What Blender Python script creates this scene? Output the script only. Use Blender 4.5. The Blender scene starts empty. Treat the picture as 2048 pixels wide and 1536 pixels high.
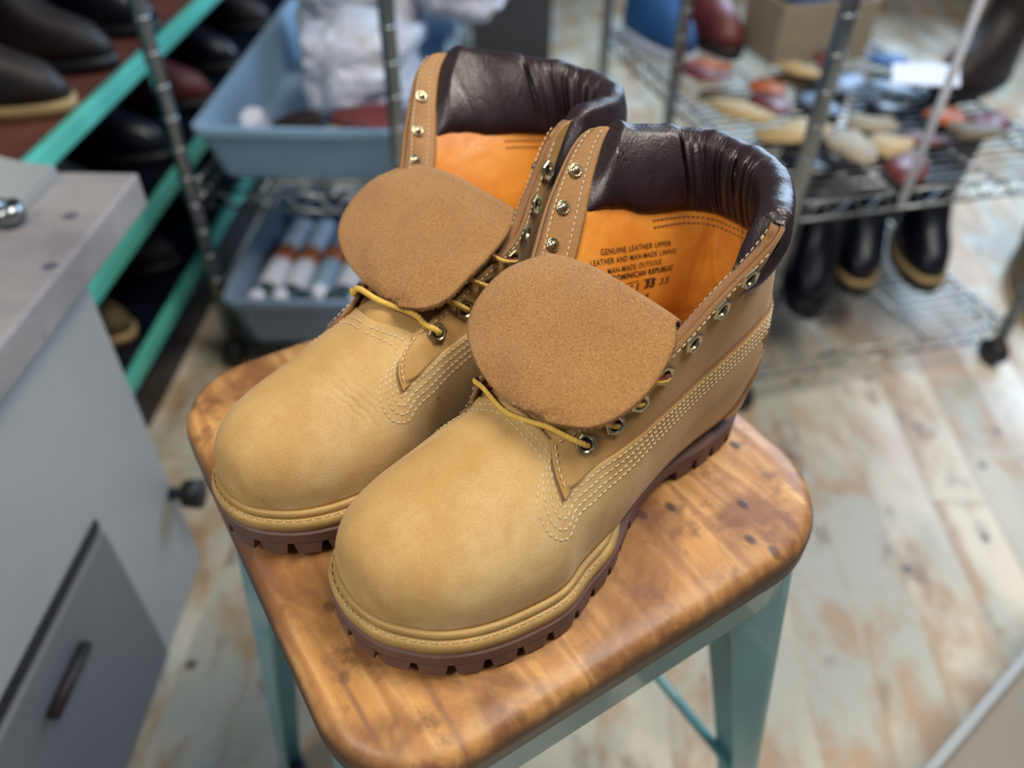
import bpy, bmesh, math, random
import numpy as np
from mathutils import Vector, Matrix

# ---------------------------------------------------------------- scene, camera, light
scene = bpy.context.scene
COL = scene.collection
vs = scene.view_settings
vs.view_transform = 'Standard'; vs.look = 'None'; vs.gamma = 1.0; vs.use_curve_mapping = False
vs.exposure = 0.0
rnd = random.Random(7)
rng = np.random.RandomState(11)

TH, ROLL = math.radians(41.5), math.radians(1.0)
cam_d = bpy.data.cameras.new('camera'); cam = bpy.data.objects.new('camera', cam_d); COL.objects.link(cam)
fw = Vector((0, math.cos(TH), -math.sin(TH))); rt = Vector((1, 0, 0)); up = rt.cross(fw)
rt2 = rt * math.cos(ROLL) + up * math.sin(ROLL); up2 = -rt * math.sin(ROLL) + up * math.cos(ROLL)
m = Matrix.Identity(4)
for i in range(3):
    m[i][0] = rt2[i]; m[i][1] = up2[i]; m[i][2] = -fw[i]
m.translation = Vector((0, 0, 1.01))
cam.matrix_world = m
cam_d.sensor_width = 36; cam_d.lens = 1560 / 2048 * 36
cam_d.clip_start = .02; cam_d.clip_end = 50
cam_d.dof.use_dof = True; cam_d.dof.focus_distance = .425; cam_d.dof.aperture_fstop = 3.4
scene.camera = cam

world = bpy.data.worlds.new('world'); scene.world = world; world.use_nodes = True
bg = world.node_tree.nodes['Background']; bg.inputs[0].default_value = (.72, .80, 1.0, 1); bg.inputs[1].default_value = .12

def area(name, loc, target, sx, sy, power, color):
    d = bpy.data.lights.new(name, 'AREA'); d.shape = 'RECTANGLE'; d.size = sx; d.size_y = sy
    d.energy = power; d.color = color
    o = bpy.data.objects.new(name, d); COL.objects.link(o)
    o.location = loc; o.rotation_euler = (Vector(target) - Vector(loc)).to_track_quat('-Z', 'Y').to_euler()
    return o
area('window_light', (-1.3, -.5, 2.3), (0, .35, .6), 1.0, .8, 58, (1.0, .94, .84))
area('doorway_light', (1.7, 2.9, 1.7), (.1, .5, .7), 1.8, 1.5, 100, (.55, .75, 1.0))
area('floor_fill_light', (.9, .4, 2.8), (.7, .8, .0), 1.0, 1.0, 58, (1.0, .93, .82))  # unseen fill lamp, added to brighten the floor at the right

# ---------------------------------------------------------------- materials
def srgb(r, g, b):
    f = lambda c: (c / 255 / 12.92) if c / 255 <= .04045 else ((c / 255 + .055) / 1.055) ** 2.4
    return (f(r), f(g), f(b), 1)

class NT:
    def __init__(s, name):
        s.m = bpy.data.materials.new(name); s.m.use_nodes = True
        s.t = s.m.node_tree; s.b = s.t.nodes['Principled BSDF']; s.tc = s.n('ShaderNodeTexCoord')
    def n(s, k, **kw):
        x = s.t.nodes.new(k)
        for a, v in kw.items(): setattr(x, a, v)
        return x
    def l(s, a, b): s.t.links.new(a, b)
    def co(s, scale=(1, 1, 1), rot=(0, 0, 0), loc=(0, 0, 0), src='Object'):
        mp = s.n('ShaderNodeMapping'); mp.inputs['Scale'].default_value = scale; mp.inputs['Rotation'].default_value = rot
        mp.inputs['Location'].default_value = loc
        s.l(s.tc.outputs[src], mp.inputs[0]); return mp.outputs[0]
    def noise(s, co, scale, detail=4, rough=.55, dist=0):
        x = s.n('ShaderNodeTexNoise'); x.inputs['Scale'].default_value = scale; x.inputs['Detail'].default_value = detail
        x.inputs['Roughness'].default_value = rough; x.inputs['Distortion'].default_value = dist
        s.l(co, x.inputs['Vector']); return x.outputs['Fac']
    def ramp(s, fac, stops, interp='LINEAR'):
        x = s.n('ShaderNodeValToRGB'); cr = x.color_ramp; cr.interpolation = interp
        while len(cr.elements) < len(stops): cr.elements.new(.5)
        for e, (p, c) in zip(cr.elements, stops):
            e.position = p; e.color = c if len(c) == 4 else (*c, 1)
        s.l(fac, x.inputs[0]); return x.outputs[0]
    def mix(s, fac, a, b, mode='MIX'):
        x = s.n('ShaderNodeMix', data_type='RGBA', blend_type=mode)
        for sock, v in ((x.inputs[0], fac), (x.inputs[6], a), (x.inputs[7], b)):
            if hasattr(v, 'links'): s.l(v, sock)
            else: sock.default_value = v
        return x.outputs[2]
    def bump(s, h, strength=.3, dist=.001, prev=None):
        x = s.n('ShaderNodeBump'); x.inputs['Strength'].default_value = strength; x.inputs['Distance'].default_value = dist
        s.l(h, x.inputs['Height'])
        if prev is not None: s.l(prev, x.inputs['Normal'])
        s.l(x.outputs[0], s.b.inputs['Normal']); return x.outputs[0]
    def set(s, **kw):
        for k, v in kw.items():
            k = k.replace('_', ' ')
            sock = s.b.inputs[k]
            if hasattr(v, 'links'): s.l(v, sock)
            else: sock.default_value = v
        return s

G = lambda v: (v, v, v, 1)
def simple(name, col, rough=.5, metal=0, var=.12, nscale=30, bump=0, bscale=200, **kw):
    t = NT(name); co = t.co()
    c = t.mix(t.ramp(t.noise(co, nscale, 5), [(.3, G(0)), (.7, G(1))]), tuple(x * (1 - var) for x in col[:3]) + (1,), tuple(min(1, x * (1 + var)) for x in col[:3]) + (1,))
    t.set(Base_Color=c, Roughness=rough, Metallic=metal)
    if bump: t.bump(t.noise(co, bscale, 6, .6), bump, .002)
    for k, v in kw.items(): t.set(**{k: v})
    return t.m

def mat_nubuck(name='wheat_nubuck', a=(195, 159, 101), b=(180, 142, 83), c=(209, 181, 129)):
    t = NT(name); co = t.co()
    n1 = t.noise(co, 16, 5, .6, .4); n2 = t.noise(co, 60, 6, .65); n3 = t.noise(co, 900, 3, .7)
    col = t.mix(t.ramp(n1, [(.34, G(0)), (.66, G(1))]), srgb(*b), srgb(*a))
    col = t.mix(t.ramp(t.noise(co, 9, 6, .6, .8), [(.48, G(0)), (.66, G(.85))]), col, srgb(*c))
    col = t.mix(t.ramp(n2, [(.3, G(.35)), (.55, G(0))]), col, srgb(176, 130, 72))
    col = t.mix(t.ramp(n3, [(.35, G(.30)), (.5, G(0))]), col, srgb(160, 116, 64))
    col = t.mix(t.ramp(n3, [(.58, G(0)), (.75, G(.35))]), col, srgb(226, 194, 140))
    # few dark scuffs
    col = t.mix(t.ramp(t.noise(co, 95, 2, .4), [(.77, G(0)), (.78, G(.55))]), col, srgb(140, 95, 58))
    t.set(Base_Color=col, Roughness=.82, Sheen_Weight=.12, Sheen_Roughness=.5)
    t.b.inputs['Specular IOR Level'].default_value = .25
    p = t.bump(t.noise(co, 28, 6, .6, .5), .25, .0012)
    t.bump(n3, .35, .0004, p)
    return t.m

def mat_suede(name, a, b, c, sc=1.0):
    t = NT(name); co = t.co()
    n1 = t.noise(t.co((1, 1, 1)), 1000 * sc, 5, .75, .6); n2 = t.noise(co, 22, 4); n3 = t.noise(co, 2600 * sc, 3, .7)
    col = t.mix(t.ramp(n1, [(.36, G(0)), (.64, G(1))]), srgb(*a), srgb(*b))
    col = t.mix(t.ramp(n3, [(.55, G(0)), (.72, G(.65))]), col, srgb(*c))
    col = t.mix(t.ramp(n2, [(.35, G(.35)), (.6, G(0))]), col, srgb(*a))
    t.set(Base_Color=col, Roughness=.95, Sheen_Weight=.25, Sheen_Roughness=.6)
    t.b.inputs['Specular IOR Level'].default_value = .1
    p = t.bump(n1, .7, .0012)
    t.bump(n3, .6, .0006, p)
    return t.m

def mat_collar():
    t = NT('dark_collar_leather'); co = t.co()
    n = t.noise(co, 60, 5, .6)
    col = t.mix(n, srgb(32, 22, 27), srgb(46, 31, 34))
    t.set(Base_Color=col, Roughness=t.ramp(n, [(.3, G(.30)), (.7, G(.42))]))
    t.b.inputs['Specular IOR Level'].default_value = .6
    p = t.bump(t.noise(t.co((1, 1, .25)), 160, 5, .6, .8), .35, .0012)
    vo = t.n('ShaderNodeTexVoronoi'); vo.inputs['Scale'].default_value = 700; t.l(co, vo.inputs['Vector'])
    t.bump(vo.outputs['Distance'], .25, .0004, p)
    return t.m

def mat_lining():
    t = NT('orange_lining_leather'); co = t.co()
    n = t.noise(co, 22, 5, .6, .6)
    col = t.mix(t.ramp(n, [(.3, G(0)), (.7, G(1))]), srgb(204, 118, 36), srgb(232, 154, 58))
    col = t.mix(t.ramp(t.noise(co, 45, 5), [(.55, G(0)), (.8, G(.5))]), col, srgb(234, 170, 84))
    t.set(Base_Color=col, Roughness=.42)
    p = t.bump(t.noise(co, 30, 4, .5, 1.0), .35, .003)
    t.bump(t.noise(co, 600, 3), .15, .0005, p)
    return t.m

def mat_wood():
    t = NT('varnished_pine_seat')
    co = t.co((1, 1, 1), (0, 0, 0))
    st = t.co((5.0, .8, 3))
    w = t.n('ShaderNodeTexWave', wave_type='BANDS', bands_direction='X'); w.inputs['Scale'].default_value = 2.2
    w.inputs['Distortion'].default_value = 11.0; w.inputs['Detail'].default_value = 4; w.inputs['Detail Scale'].default_value = .9
    t.l(st, w.inputs['Vector'])
    n = t.noise(t.co((60, 5, 20)), 3, 6, .6); n2 = t.noise(co, 9, 5, .6, .8)
    col = t.ramp(w.outputs['Fac'], [(.0, srgb(186, 134, 74)), (.5, srgb(200, 148, 86)), (.85, srgb(206, 158, 98)), (1, srgb(176, 124, 72))])
    col = t.mix(t.ramp(n, [(.35, G(.5)), (.6, G(0))]), col, srgb(158, 106, 54))
    col = t.mix(t.ramp(n2, [(.42, G(.9)), (.58, G(0))]), col, srgb(122, 78, 44))
    col = t.mix(t.ramp(t.noise(co, 34, 5, .65), [(.52, G(0)), (.64, G(.7))]), col, srgb(112, 70, 44))
    # worm holes, pits and dark dents
    vo = t.n('ShaderNodeTexVoronoi', voronoi_dimensions='2D'); vo.inputs['Scale'].default_value = 30; vo.inputs['Randomness'].default_value = 1
    t.l(t.co((1, .7, 1)), vo.inputs['Vector'])
    pit = t.ramp(vo.outputs['Distance'], [(.055, G(.85)), (.12, G(0))])
    sel = t.ramp(t.noise(co, 9, 2), [(.50, G(0)), (.58, G(1))])
    pm = t.mix(1.0, pit, sel, 'MULTIPLY')
    col = t.mix(pm, col, srgb(58, 36, 30))
    gl = t.ramp(t.noise(t.co((22, 2.2, 8), (0, 0, .1)), 1.6, 3, .5, .6), [(.60, G(0)), (.64, G(.65))])
    col = t.mix(gl, col, srgb(120, 82, 66))
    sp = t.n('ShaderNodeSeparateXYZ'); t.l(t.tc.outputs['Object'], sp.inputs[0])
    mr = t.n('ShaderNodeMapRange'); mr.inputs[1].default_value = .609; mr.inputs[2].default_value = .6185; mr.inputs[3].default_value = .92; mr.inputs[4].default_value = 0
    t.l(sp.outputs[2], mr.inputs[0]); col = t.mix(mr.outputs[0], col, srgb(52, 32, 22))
    t.set(Base_Color=col, Roughness=.5, Coat_Weight=.15, Coat_Roughness=.3)
    mxx = t.mix(.5, n, pm)
    t.bump(mxx, .4, .0015)
    return t.m

def mat_floor():
    t = NT('distressed_plank_floor')
    co = t.co((1, 1, 1), (0, 0, math.radians(90 + 3)))
    br = t.n('ShaderNodeTexBrick'); br.offset = .37; br.squash = 1
    br.inputs['Scale'].default_value = 1; br.inputs['Brick Width'].default_value = .9; br.inputs['Row Height'].default_value = .095
    br.inputs['Mortar Size'].default_value = .0018; br.inputs['Mortar Smooth'].default_value = .1
    br.inputs['Color1'].default_value = G(0); br.inputs['Color2'].default_value = G(1); br.inputs['Mortar'].default_value = G(.5)
    t.l(co, br.inputs['Vector'])
    # per plank offset of the noise so that paint patches stop at plank edges
    off = t.n('ShaderNodeVectorMath', operation='MULTIPLY_ADD')
    t.l(br.outputs['Color'], off.inputs[0]); off.inputs[1].default_value = (7, 13, 5)
    t.l(t.co((1, .55, 1), (0, 0, math.radians(-3))), off.inputs[2])
    v = off.outputs[0]
    n1 = t.noise(v, 5.0, 6, .62, .5); n2 = t.noise(v, 8.5, 7, .65, .4); n3 = t.noise(v, 2.6, 3, .5)
    base = t.ramp(br.outputs['Color'], [(.0, srgb(216, 204, 184)), (.3, srgb(186, 178, 158)), (.55, srgb(206, 194, 172)), (.8, srgb(172, 172, 162)), (1, srgb(198, 178, 146))])
    col = t.mix(t.ramp(n1, [(.44, G(0)), (.56, G(.85))]), base, srgb(172, 171, 156))
    col = t.mix(t.ramp(n2, [(.47, G(0)), (.58, G(.9))]), col, srgb(170, 138, 104))
    col = t.mix(t.ramp(n3, [(.55, G(0)), (.66, G(.8))]), col, srgb(226, 220, 208))
    col = t.mix(t.ramp(t.noise(v, 13, 5, .6), [(.58, G(0)), (.68, G(.8))]), col, srgb(128, 104, 84))
    vo = t.n('ShaderNodeTexVoronoi', voronoi_dimensions='2D'); vo.inputs['Scale'].default_value = 4.5; t.l(t.co(), vo.inputs['Vector'])
    col = t.mix(t.ramp(vo.outputs['Distance'], [(.028, G(.85)), (.045, G(0))]), col, srgb(70, 64, 62))
    col = t.mix(t.ramp(br.outputs['Fac'], [(0, G(0)), (1, G(.4))]), col, srgb(150, 134, 116))
    t.set(Base_Color=col, Roughness=.45)
    t.bump(n2, .1, .002)
    return t.m

def mat_slab():
    t = NT('worn_grey_enamel'); co = t.co()
    col = t.mix(t.ramp(t.noise(co, 6, 6, .65), [(.35, G(0)), (.65, G(1))]), srgb(126, 122, 123), srgb(156, 151, 150))
    vo = t.n('ShaderNodeTexVoronoi', voronoi_dimensions='2D'); vo.inputs['Scale'].default_value = 9; t.l(co, vo.inputs['Vector'])
    col = t.mix(t.ramp(vo.outputs['Distance'], [(.055, G(.8)), (.09, G(0))]), col, srgb(66, 70, 88))
    col = t.mix(t.ramp(t.noise(co, 60, 4), [(.62, G(0)), (.72, G(.5))]), col, srgb(110, 104, 104))
    t.set(Base_Color=col, Roughness=.45); return t.m

M_NUB = mat_nubuck()
M_NUB2 = mat_nubuck('wheat_nubuck_quarter', (184, 144, 88), (168, 128, 74), (194, 158, 102))
M_FACE = simple('tan_facing_leather', srgb(164, 120, 72), .6, 0, .16, 50, .25, 500)
M_EDGE = mat_suede('raw_leather_edge', (128, 80, 42), (188, 134, 80), (214, 166, 110), 1.4)
M_SUEDE = mat_suede('tan_suede', (146, 96, 42), (204, 150, 80), (240, 198, 130))
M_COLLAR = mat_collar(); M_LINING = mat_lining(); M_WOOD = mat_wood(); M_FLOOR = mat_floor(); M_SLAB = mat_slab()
M_STITCH = simple('cream_thread', srgb(222, 204, 166), .7, 0, .05)
M_STITCHB = simple('brown_thread', srgb(132, 92, 58), .7, 0, .05)
M_WELT = simple('tan_rubber_welt', srgb(172, 140, 84), .5, 0, .14, 60, .3, 400)
M_WELTST = simple('welt_thread', srgb(196, 168, 116), .6, 0, .05)
M_SOLE = simple('brown_rubber_outsole', srgb(104, 76, 70), .6, 0, .12, 80, .2, 900)
M_BRASS = simple('brushed_brass', srgb(196, 184, 150), .25, 1, .08)
M_HOLE = simple('eyelet_hole_black', srgb(16, 12, 10), .8)
M_LACEY = simple('yellow_lace_thread', srgb(226, 186, 88), .75, 0, .12, 400)
M_LACEB = simple('maroon_lace_thread', srgb(92, 34, 30), .8, 0, .12, 400)
M_INK = simple('black_ink', srgb(52, 26, 14), .6)
M_INSOLE = simple('brown_insole', srgb(120, 70, 36), .8)
M_TEAL = simple('teal_painted_steel', srgb(92, 148, 156), .35, 0, .08, 12, Coat_Weight=.3)
M_MINT = simple('mint_painted_steel', srgb(92, 196, 180), .4, 0, .06, 12)
M_CHROME = simple('chrome_wire', srgb(150, 156, 160), .28, 1, .05)
M_TOTE = simple('grey_blue_plastic', srgb(132, 162, 188), .45, 0, .05)
M_TOTEL = simple('dusty_blue_plastic', srgb(120, 140, 164), .5, 0, .05)
M_CAB = simple('grey_machine_paint', srgb(156, 158, 158), .45, 0, .07, 5)
M_DOOR = simple('dark_grey_machine_door', srgb(104, 106, 110), .42, 0, .08, 5)
M_BLACK = simple('black_plastic', srgb(26, 28, 34), .5)
M_NAVY = simple('navy_rubber', srgb(12, 18, 32), .35)
M_DKLEATH = simple('dark_brown_leather', srgb(36, 27, 25), .55, 0, .2, 20, .2, 200)
M_BRLEATH = simple('olive_brown_leather', srgb(92, 78, 54), .6, 0, .2, 20, .2, 200)
M_BLUE = simple('royal_blue_suede', srgb(30, 84, 140), .7)
M_OXBLOOD = simple('oxblood_leather', srgb(104, 44, 44), .45, 0, .2, 20)
M_CREPE = simple('tan_crepe_sole', srgb(176, 150, 104), .7)
M_TERRA = simple('terracotta_board', srgb(112, 64, 54), .6, 0, .15, 8)
M_WHITE = simple('white_paper', srgb(214, 218, 232), .6, 0, .05)
M_KRAFT = simple('beige_cardboard', srgb(158, 146, 126), .8, 0, .06)
M_DARKBOX = simple('charcoal_board', srgb(66, 66, 72), .6, 0, .08, 4)
M_WALL = simple('grey_wall_paint', srgb(120, 120, 118), .8, 0, .04, 3)
M_GREENP = simple('dark_green_plastic', srgb(24, 54, 54), .4)
M_TAUPE = simple('taupe_laminate', srgb(128, 120, 108), .5, 0, .06, 4)
M_RUST = simple('rust_orange_plastic', srgb(176, 92, 40), .5)

def mat_bag():
    t = NT('clear_plastic_bag'); co = t.co()
    col = t.mix(t.noise(co, 14, 5), srgb(186, 192, 216), srgb(226, 230, 240))
    col = t.mix(t.ramp(t.noise(co, 9, 4), [(.56, G(0)), (.66, G(.5))]), col, srgb(130, 116, 118))
    t.set(Base_Color=col, Roughness=.22); t.b.inputs['Specular IOR Level'].default_value = .8
    t.bump(t.noise(co, 26, 5, .6, 1.5), .8, .02); return t.m
M_BAG = mat_bag()

# ---------------------------------------------------------------- helpers
def link(name, me, mats, parent=None, smooth=True):
    o = bpy.data.objects.new(name, me); COL.objects.link(o)
    for x in (mats if isinstance(mats, (list, tuple)) else [mats]): me.materials.append(x)
    if smooth:
        me.polygons.foreach_set('use_smooth', [True] * len(me.polygons))
    if parent is not None: o.parent = parent
    return o
def from_bm(name, bm, mats, parent=None, smooth=False):
    me = bpy.data.meshes.new(name); bm.to_mesh(me); bm.free(); return link(name, me, mats, parent, smooth)
def from_data(name, v, f, mats, parent=None, smooth=True, mi=None):
    me = bpy.data.meshes.new(name); me.from_pydata([tuple(map(float, p)) for p in v], [], f)
    if mi is not None: me.polygons.foreach_set('material_index', mi)
    me.update(); return link(name, me, mats, parent, smooth)
def tag(o, label, cat, group=None, kind=None):
    if kind: o['kind'] = kind
    if label: o['label'] = label
    if cat: o['category'] = cat
    if group: o['group'] = group
    return o
def thing(name, label, cat, loc=(0, 0, 0), rz=0, group=None):
    o = bpy.data.objects.new(name, None); COL.objects.link(o); o.location = loc; o.rotation_euler = (0, 0, rz)
    o.empty_display_size = .05
    return tag(o, label, cat, group)
def bm_box(bm, c, s, M=None, bev=0):
    r = bmesh.ops.create_cube(bm, size=1); vv = r['verts']
    bmesh.ops.scale(bm, vec=s, verts=vv)
    if bev:
        ee = list({e for v in vv for e in v.link_edges})
        r = bmesh.ops.bevel(bm, geom=ee, offset=bev, segments=2, affect='EDGES', profile=.5)
        vv = list({v for f in r['faces'] for v in f.verts} | {v for v in vv if v.is_valid})
    bmesh.ops.translate(bm, vec=c, verts=vv)
    if M is not None: bmesh.ops.transform(bm, matrix=M, verts=vv)
    return vv
def box(name, lo, hi, mat, parent=None, bev=0, rz=0):
    bm = bmesh.new(); lo = Vector(lo); hi = Vector(hi)
    bm_box(bm, (lo + hi) / 2, hi - lo, None, bev)
    return from_bm(name, bm, mat, parent)
def tube_data(pts, r, n=10, cap=True, closed=False):
    pts = [Vector(p) for p in pts]; N = len(pts); V = []; F = []
    rr = r if hasattr(r, '__len__') else [r] * N
    up_ = None
    for i, p in enumerate(pts):
        a = pts[(i - 1) % N] if (i > 0 or closed) else p; b = pts[(i + 1) % N] if (i < N - 1 or closed) else p
        t = (b - a).normalized()
        if up_ is None:
            up_ = Vector((0, 0, 1)) if abs(t.z) < .9 else Vector((1, 0, 0))
        s = t.cross(up_).normalized(); up_ = s.cross(t).normalized()
        for j in range(n):
            q = 2 * math.pi * j / n
            V.append(p + (s * math.cos(q) + up_ * math.sin(q)) * rr[i])
    for i in range(N if closed else N - 1):
        for j in range(n):
            i2 = (i + 1) % N
            F.append((i * n + j, i * n + (j + 1) % n, i2 * n + (j + 1) % n, i2 * n + j))
    if cap and not closed:
        F.append(tuple(range(n))[::-1]); F.append(tuple((N - 1) * n + j for j in range(n)))
    return V, F
class MB:
    def __init__(s): s.v = []; s.f = []; s.mi = []
    def add(s, V, F, mi=0):
        k = len(s.v); s.v += [tuple(p) for p in V]; s.f += [tuple(a + k for a in f) for f in F]; s.mi += [mi] * len(F); return s
    def tube(s, pts, r, n=8, mi=0, closed=False): return s.add(*tube_data(pts, r, n, True, closed), mi)
    def box(s, c, ax, ay, az, mi=0):
        c = Vector(c); ax = Vector(ax); ay = Vector(ay); az = Vector(az)
        V = [c + ax * i + ay * j + az * k for i in (-1, 1) for j in (-1, 1) for k in (-1, 1)]
        return s.add(V, [(0, 1, 3, 2), (4, 6, 7, 5), (0, 4, 5, 1), (2, 3, 7, 6), (0, 2, 6, 4), (1, 5, 7, 3)], mi)
    def build(s, name, mats, parent=None, smooth=True): return from_data(name, s.v, s.f, mats, parent, smooth, s.mi)
def lathe(name, prof, mat, parent=None, n=28, loc=(0, 0, 0)):
    V = []; F = []
    for r, z in prof:
        for j in range(n): V.append((loc[0] + r * math.cos(2 * math.pi * j / n), loc[1] + r * math.sin(2 * math.pi * j / n), loc[2] + z))
    for i in range(len(prof) - 1):
        for j in range(n): F.append((i * n + j, i * n + (j + 1) % n, (i + 1) * n + (j + 1) % n, (i + 1) * n + j))
    return from_data(name, V, F, mat, parent)
def crv(P, t):
    """Catmull-Rom through rows of P at parameters t (numpy)."""
    P = np.asarray(P, float); n = len(P); t = np.clip(np.asarray(t, float), 0, n - 1 - 1e-9)
    i = np.floor(t).astype(int); f = (t - i).reshape(t.shape + (1,) * (P.ndim - 1))
    E = np.concatenate([[2 * P[0] - P[1]], P, [2 * P[-1] - P[-2]]])
    a, b, c, d = E[i], E[i + 1], E[i + 2], E[i + 3]
    return .5 * (2 * b + (c - a) * f + (2 * a - 5 * b + 4 * c - d) * f ** 2 + (3 * b - a - 3 * c + d) * f ** 3)
def sm(a, b, x): 
    t = np.clip((np.asarray(x, float) - a) / (b - a), 0, 1); return t * t * (3 - 2 * t)
def grid_faces(nu, nv, closed_u=False):
    F = []
    for i in range(nu if closed_u else nu - 1):
        for j in range(nv - 1):
            i2 = (i + 1) % nu
            F.append((i * nv + j, i2 * nv + j, i2 * nv + j + 1, i * nv + j + 1))
    return F
def orient(o, inward=None):
    me = o.data; n = len(me.polygons); c = np.zeros(n * 3); nn = np.zeros(n * 3)
    me.polygons.foreach_get('center', c); me.polygons.foreach_get('normal', nn); c = c.reshape(-1, 3); nn = nn.reshape(-1, 3)
    if inward is None:
        d = c - c.mean(0); i = np.argsort(-np.linalg.norm(d, axis=1))[:max(8, n // 20)]; v = np.sum(d[i] * nn[i])
    else: v = np.sum(nn[:, 1]) * -inward
    if v < 0:
        me.flip_normals()
def solidify(o, th, off=-1, rim=None, mat_off=0, even=False, inward=None):
    orient(o, inward)
    md = o.modifiers.new('solid', 'SOLIDIFY'); md.thickness = th; md.offset = off; md.use_even_offset = even
    if rim is not None: md.material_offset_rim = rim
    md.material_offset = mat_off
    return o
#BOOT_START
# ---------------------------------------------------------------- boots
SEAT_Z = .62
class Boot:
    """A lace-up work boot in its own frame: x toward the toe, z up, y to its left."""
    def __init__(s, root, TA, TB, ridge_y):
        # TA: top-edge points of the +y side (stations 7..15), TB of the -y side (7..14)
        s.root = root
        back = TA[-1]
        Bx = [.195, .165, .135, .105, .078, .050, .025, .008, .003]
        Bp = [.049, .045, .039, .034, .032, .032, .030, .018, 0]
        Bm = [-.046, -.040, -.034, -.031, -.031, -.031, -.030, -.018, 0]
        if s.root.get('mirror'):
            Bx = [.195 - (.195 - q) * 1.09 for q in Bx]
            Bp, Bm = [-v for v in Bm], [-v * .88 for v in Bp]
        s.arr = {}
        toe_t = np.radians([90, 78, 66, 50, 35, 21, 10, 0])
        for side, Bw, T in ((1, Bp, TA), (-1, Bm, TB + [back])):
            A = np.zeros((16, 6, 3))
            lat = side == 1; far = bool(s.root.get('mirror'))
            wx = (.0490 if lat else .0480) if far else (.0555 if lat else .0520)
            for i in range(8):
                if i < 7:
                    th = toe_t[i]; x = .2 + .106 * math.sin(th) if i else .306
                    x = [.3030, .3007, .295, .281, .261, .237, .215][i]
                    u = (x - .205) / .098
                    w = wx * (max(0, 1 - u ** (2.7 if lat else 4.2))) ** .5 if u > 0 else wx
                    ctr = (-.0040 if far else -.0075) * float(sm(.18, .29, x) + .5 * sm(.27, .303, x))
                    # height of the ridge above the welt
                    hh = .034 + np.interp(x, [.2, .215, .237, .261, .281, .295, .3007, .303], [.074, .068, .0605, .0535, .0455, .033, .019, 0])
                else:
                    x = .195; w = abs(Bw[0]); hh = .112; ctr = 0
                n = 2.25; e = 2 / n
                yc = ridge_y * sm(.29, .2, x)
                for j, ph in enumerate((0, 18, 36, 54, 70, 90)):
                    p = math.radians(ph)
                    cy = math.cos(p) ** e if ph < 90 else 0
                    bul = .0015 * math.sin(min(p * 2.5, math.pi)) * (1 if i else 0)
                    y = side * (w * cy + bul) + yc * (1 - cy) + ctr
                    z = .034 + (hh - .034) * math.sin(p) ** e
                    xx = x - (.0 if i else 0)
                    A[i, j] = (xx, y, z)
            for i in range(8, 16):
                k = i - 7
                B = np.array([Bx[k], Bw[k], .034]); Tt = np.array(T[k], float)
                fz = (Tt[2] - .034)
                q1 = np.array([B[0] - .002 - .004 * (k > 2), B[1] + side * .0025 * (k < 8) + (Tt[1] - B[1]) * .04, .034 + fz * .23])
                dlt = Tt - q1
                # keep the lower part close to the vertical wall, flare toward the top
                q2 = q1 + dlt * np.array([.30, .20, .37]); q3 = q1 + dlt * np.array([.62, .55, .70])
                A[i, 0], A[i, 1], A[i, 2], A[i, 3], A[i, 4] = B, q1, q2, q3, Tt
                A[i, 5] = Tt + (Tt - q3) * .5
            # throat station blends with the given top edge point
            A[7, 4] = .35 * A[7, 4] + .65 * np.array(T[0]); A[7, 3] = .7 * A[7, 3] + .3 * (A[7, 2] + A[7, 4]) / 2 + 0
            s.arr[side] = A
        s.sg = {}
        for side in (1, -1):
            K, R = np.meshgrid(np.linspace(0, 15, 361), np.linspace(0, 4, 121), indexing='ij')
            s.sg[side] = (K, R, s.P(side, K, R))
        # seam height along the boot, turned into row indices
        s.sk = np.linspace(6.5, 15, 120); rr = np.linspace(.5, 4, 300); acc = []
        for side in (1, -1):
            KK, RR = np.meshgrid(s.sk, rr, indexing='ij'); Q = s.P(side, KK, RR)
            zt = np.interp(Q[..., 0], [0, .04, .07, .10, .135, .165, .185, .205], [.112, .110, .1075, .104, .1005, .0955, .0905, .0835])
            acc.append(rr[np.argmin(np.abs(Q[..., 2] - zt), axis=1)])
        s.sr = (acc[0] + acc[1]) / 2; w = (s.sk > 6.8)
        for _ in range(30): s.sr[1:-1] = (s.sr[:-2] + 2 * s.sr[1:-1] + s.sr[2:]) / 4
        s.sr[s.sk < 7.02] = s.sr[np.searchsorted(s.sk, 7.02)] - .12 * (7.02 - s.sk[s.sk < 7.02])
    def P(s, side, K, R):
        A = s.arr[side]; K = np.asarray(K, float); R = np.asarray(R, float)
        shp = K.shape; k = K.ravel(); r = R.ravel()
        rows = np.stack([crv(A[:, j], k) for j in range(6)], 1)
        v5 = crv(A[:8, 5], np.minimum(k, 7)); rows[k <= 7, 5] = v5[k <= 7]
        i = np.clip(np.floor(r).astype(int), 0, 4); f = (r - i)[:, None]
        ex = np.concatenate([(2 * rows[:, :1] - rows[:, 1:2]), rows, (2 * rows[:, 5:] - rows[:, 4:5])], 1)
        # mirror image beyond the ridge keeps the crest round on the vamp
        mir = rows[:, 4].copy(); mir[:, 1] = 2 * rows[:, 5, 1] - mir[:, 1]
        ex[:, 7] = np.where((k <= 7)[:, None], mir, ex[:, 7])
        # below the welt: vertical continuation
        ix = np.arange(len(k))
        a, b, c, d = ex[ix, i], ex[ix, i + 1], ex[ix, i + 2], ex[ix, i + 3]
        q = .5 * (2 * b + (c - a) * f + (2 * a - 5 * b + 4 * c - d) * f ** 2 + (3 * b - a - 3 * c + d) * f ** 3)
        return q.reshape(shp + (3,))
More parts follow.
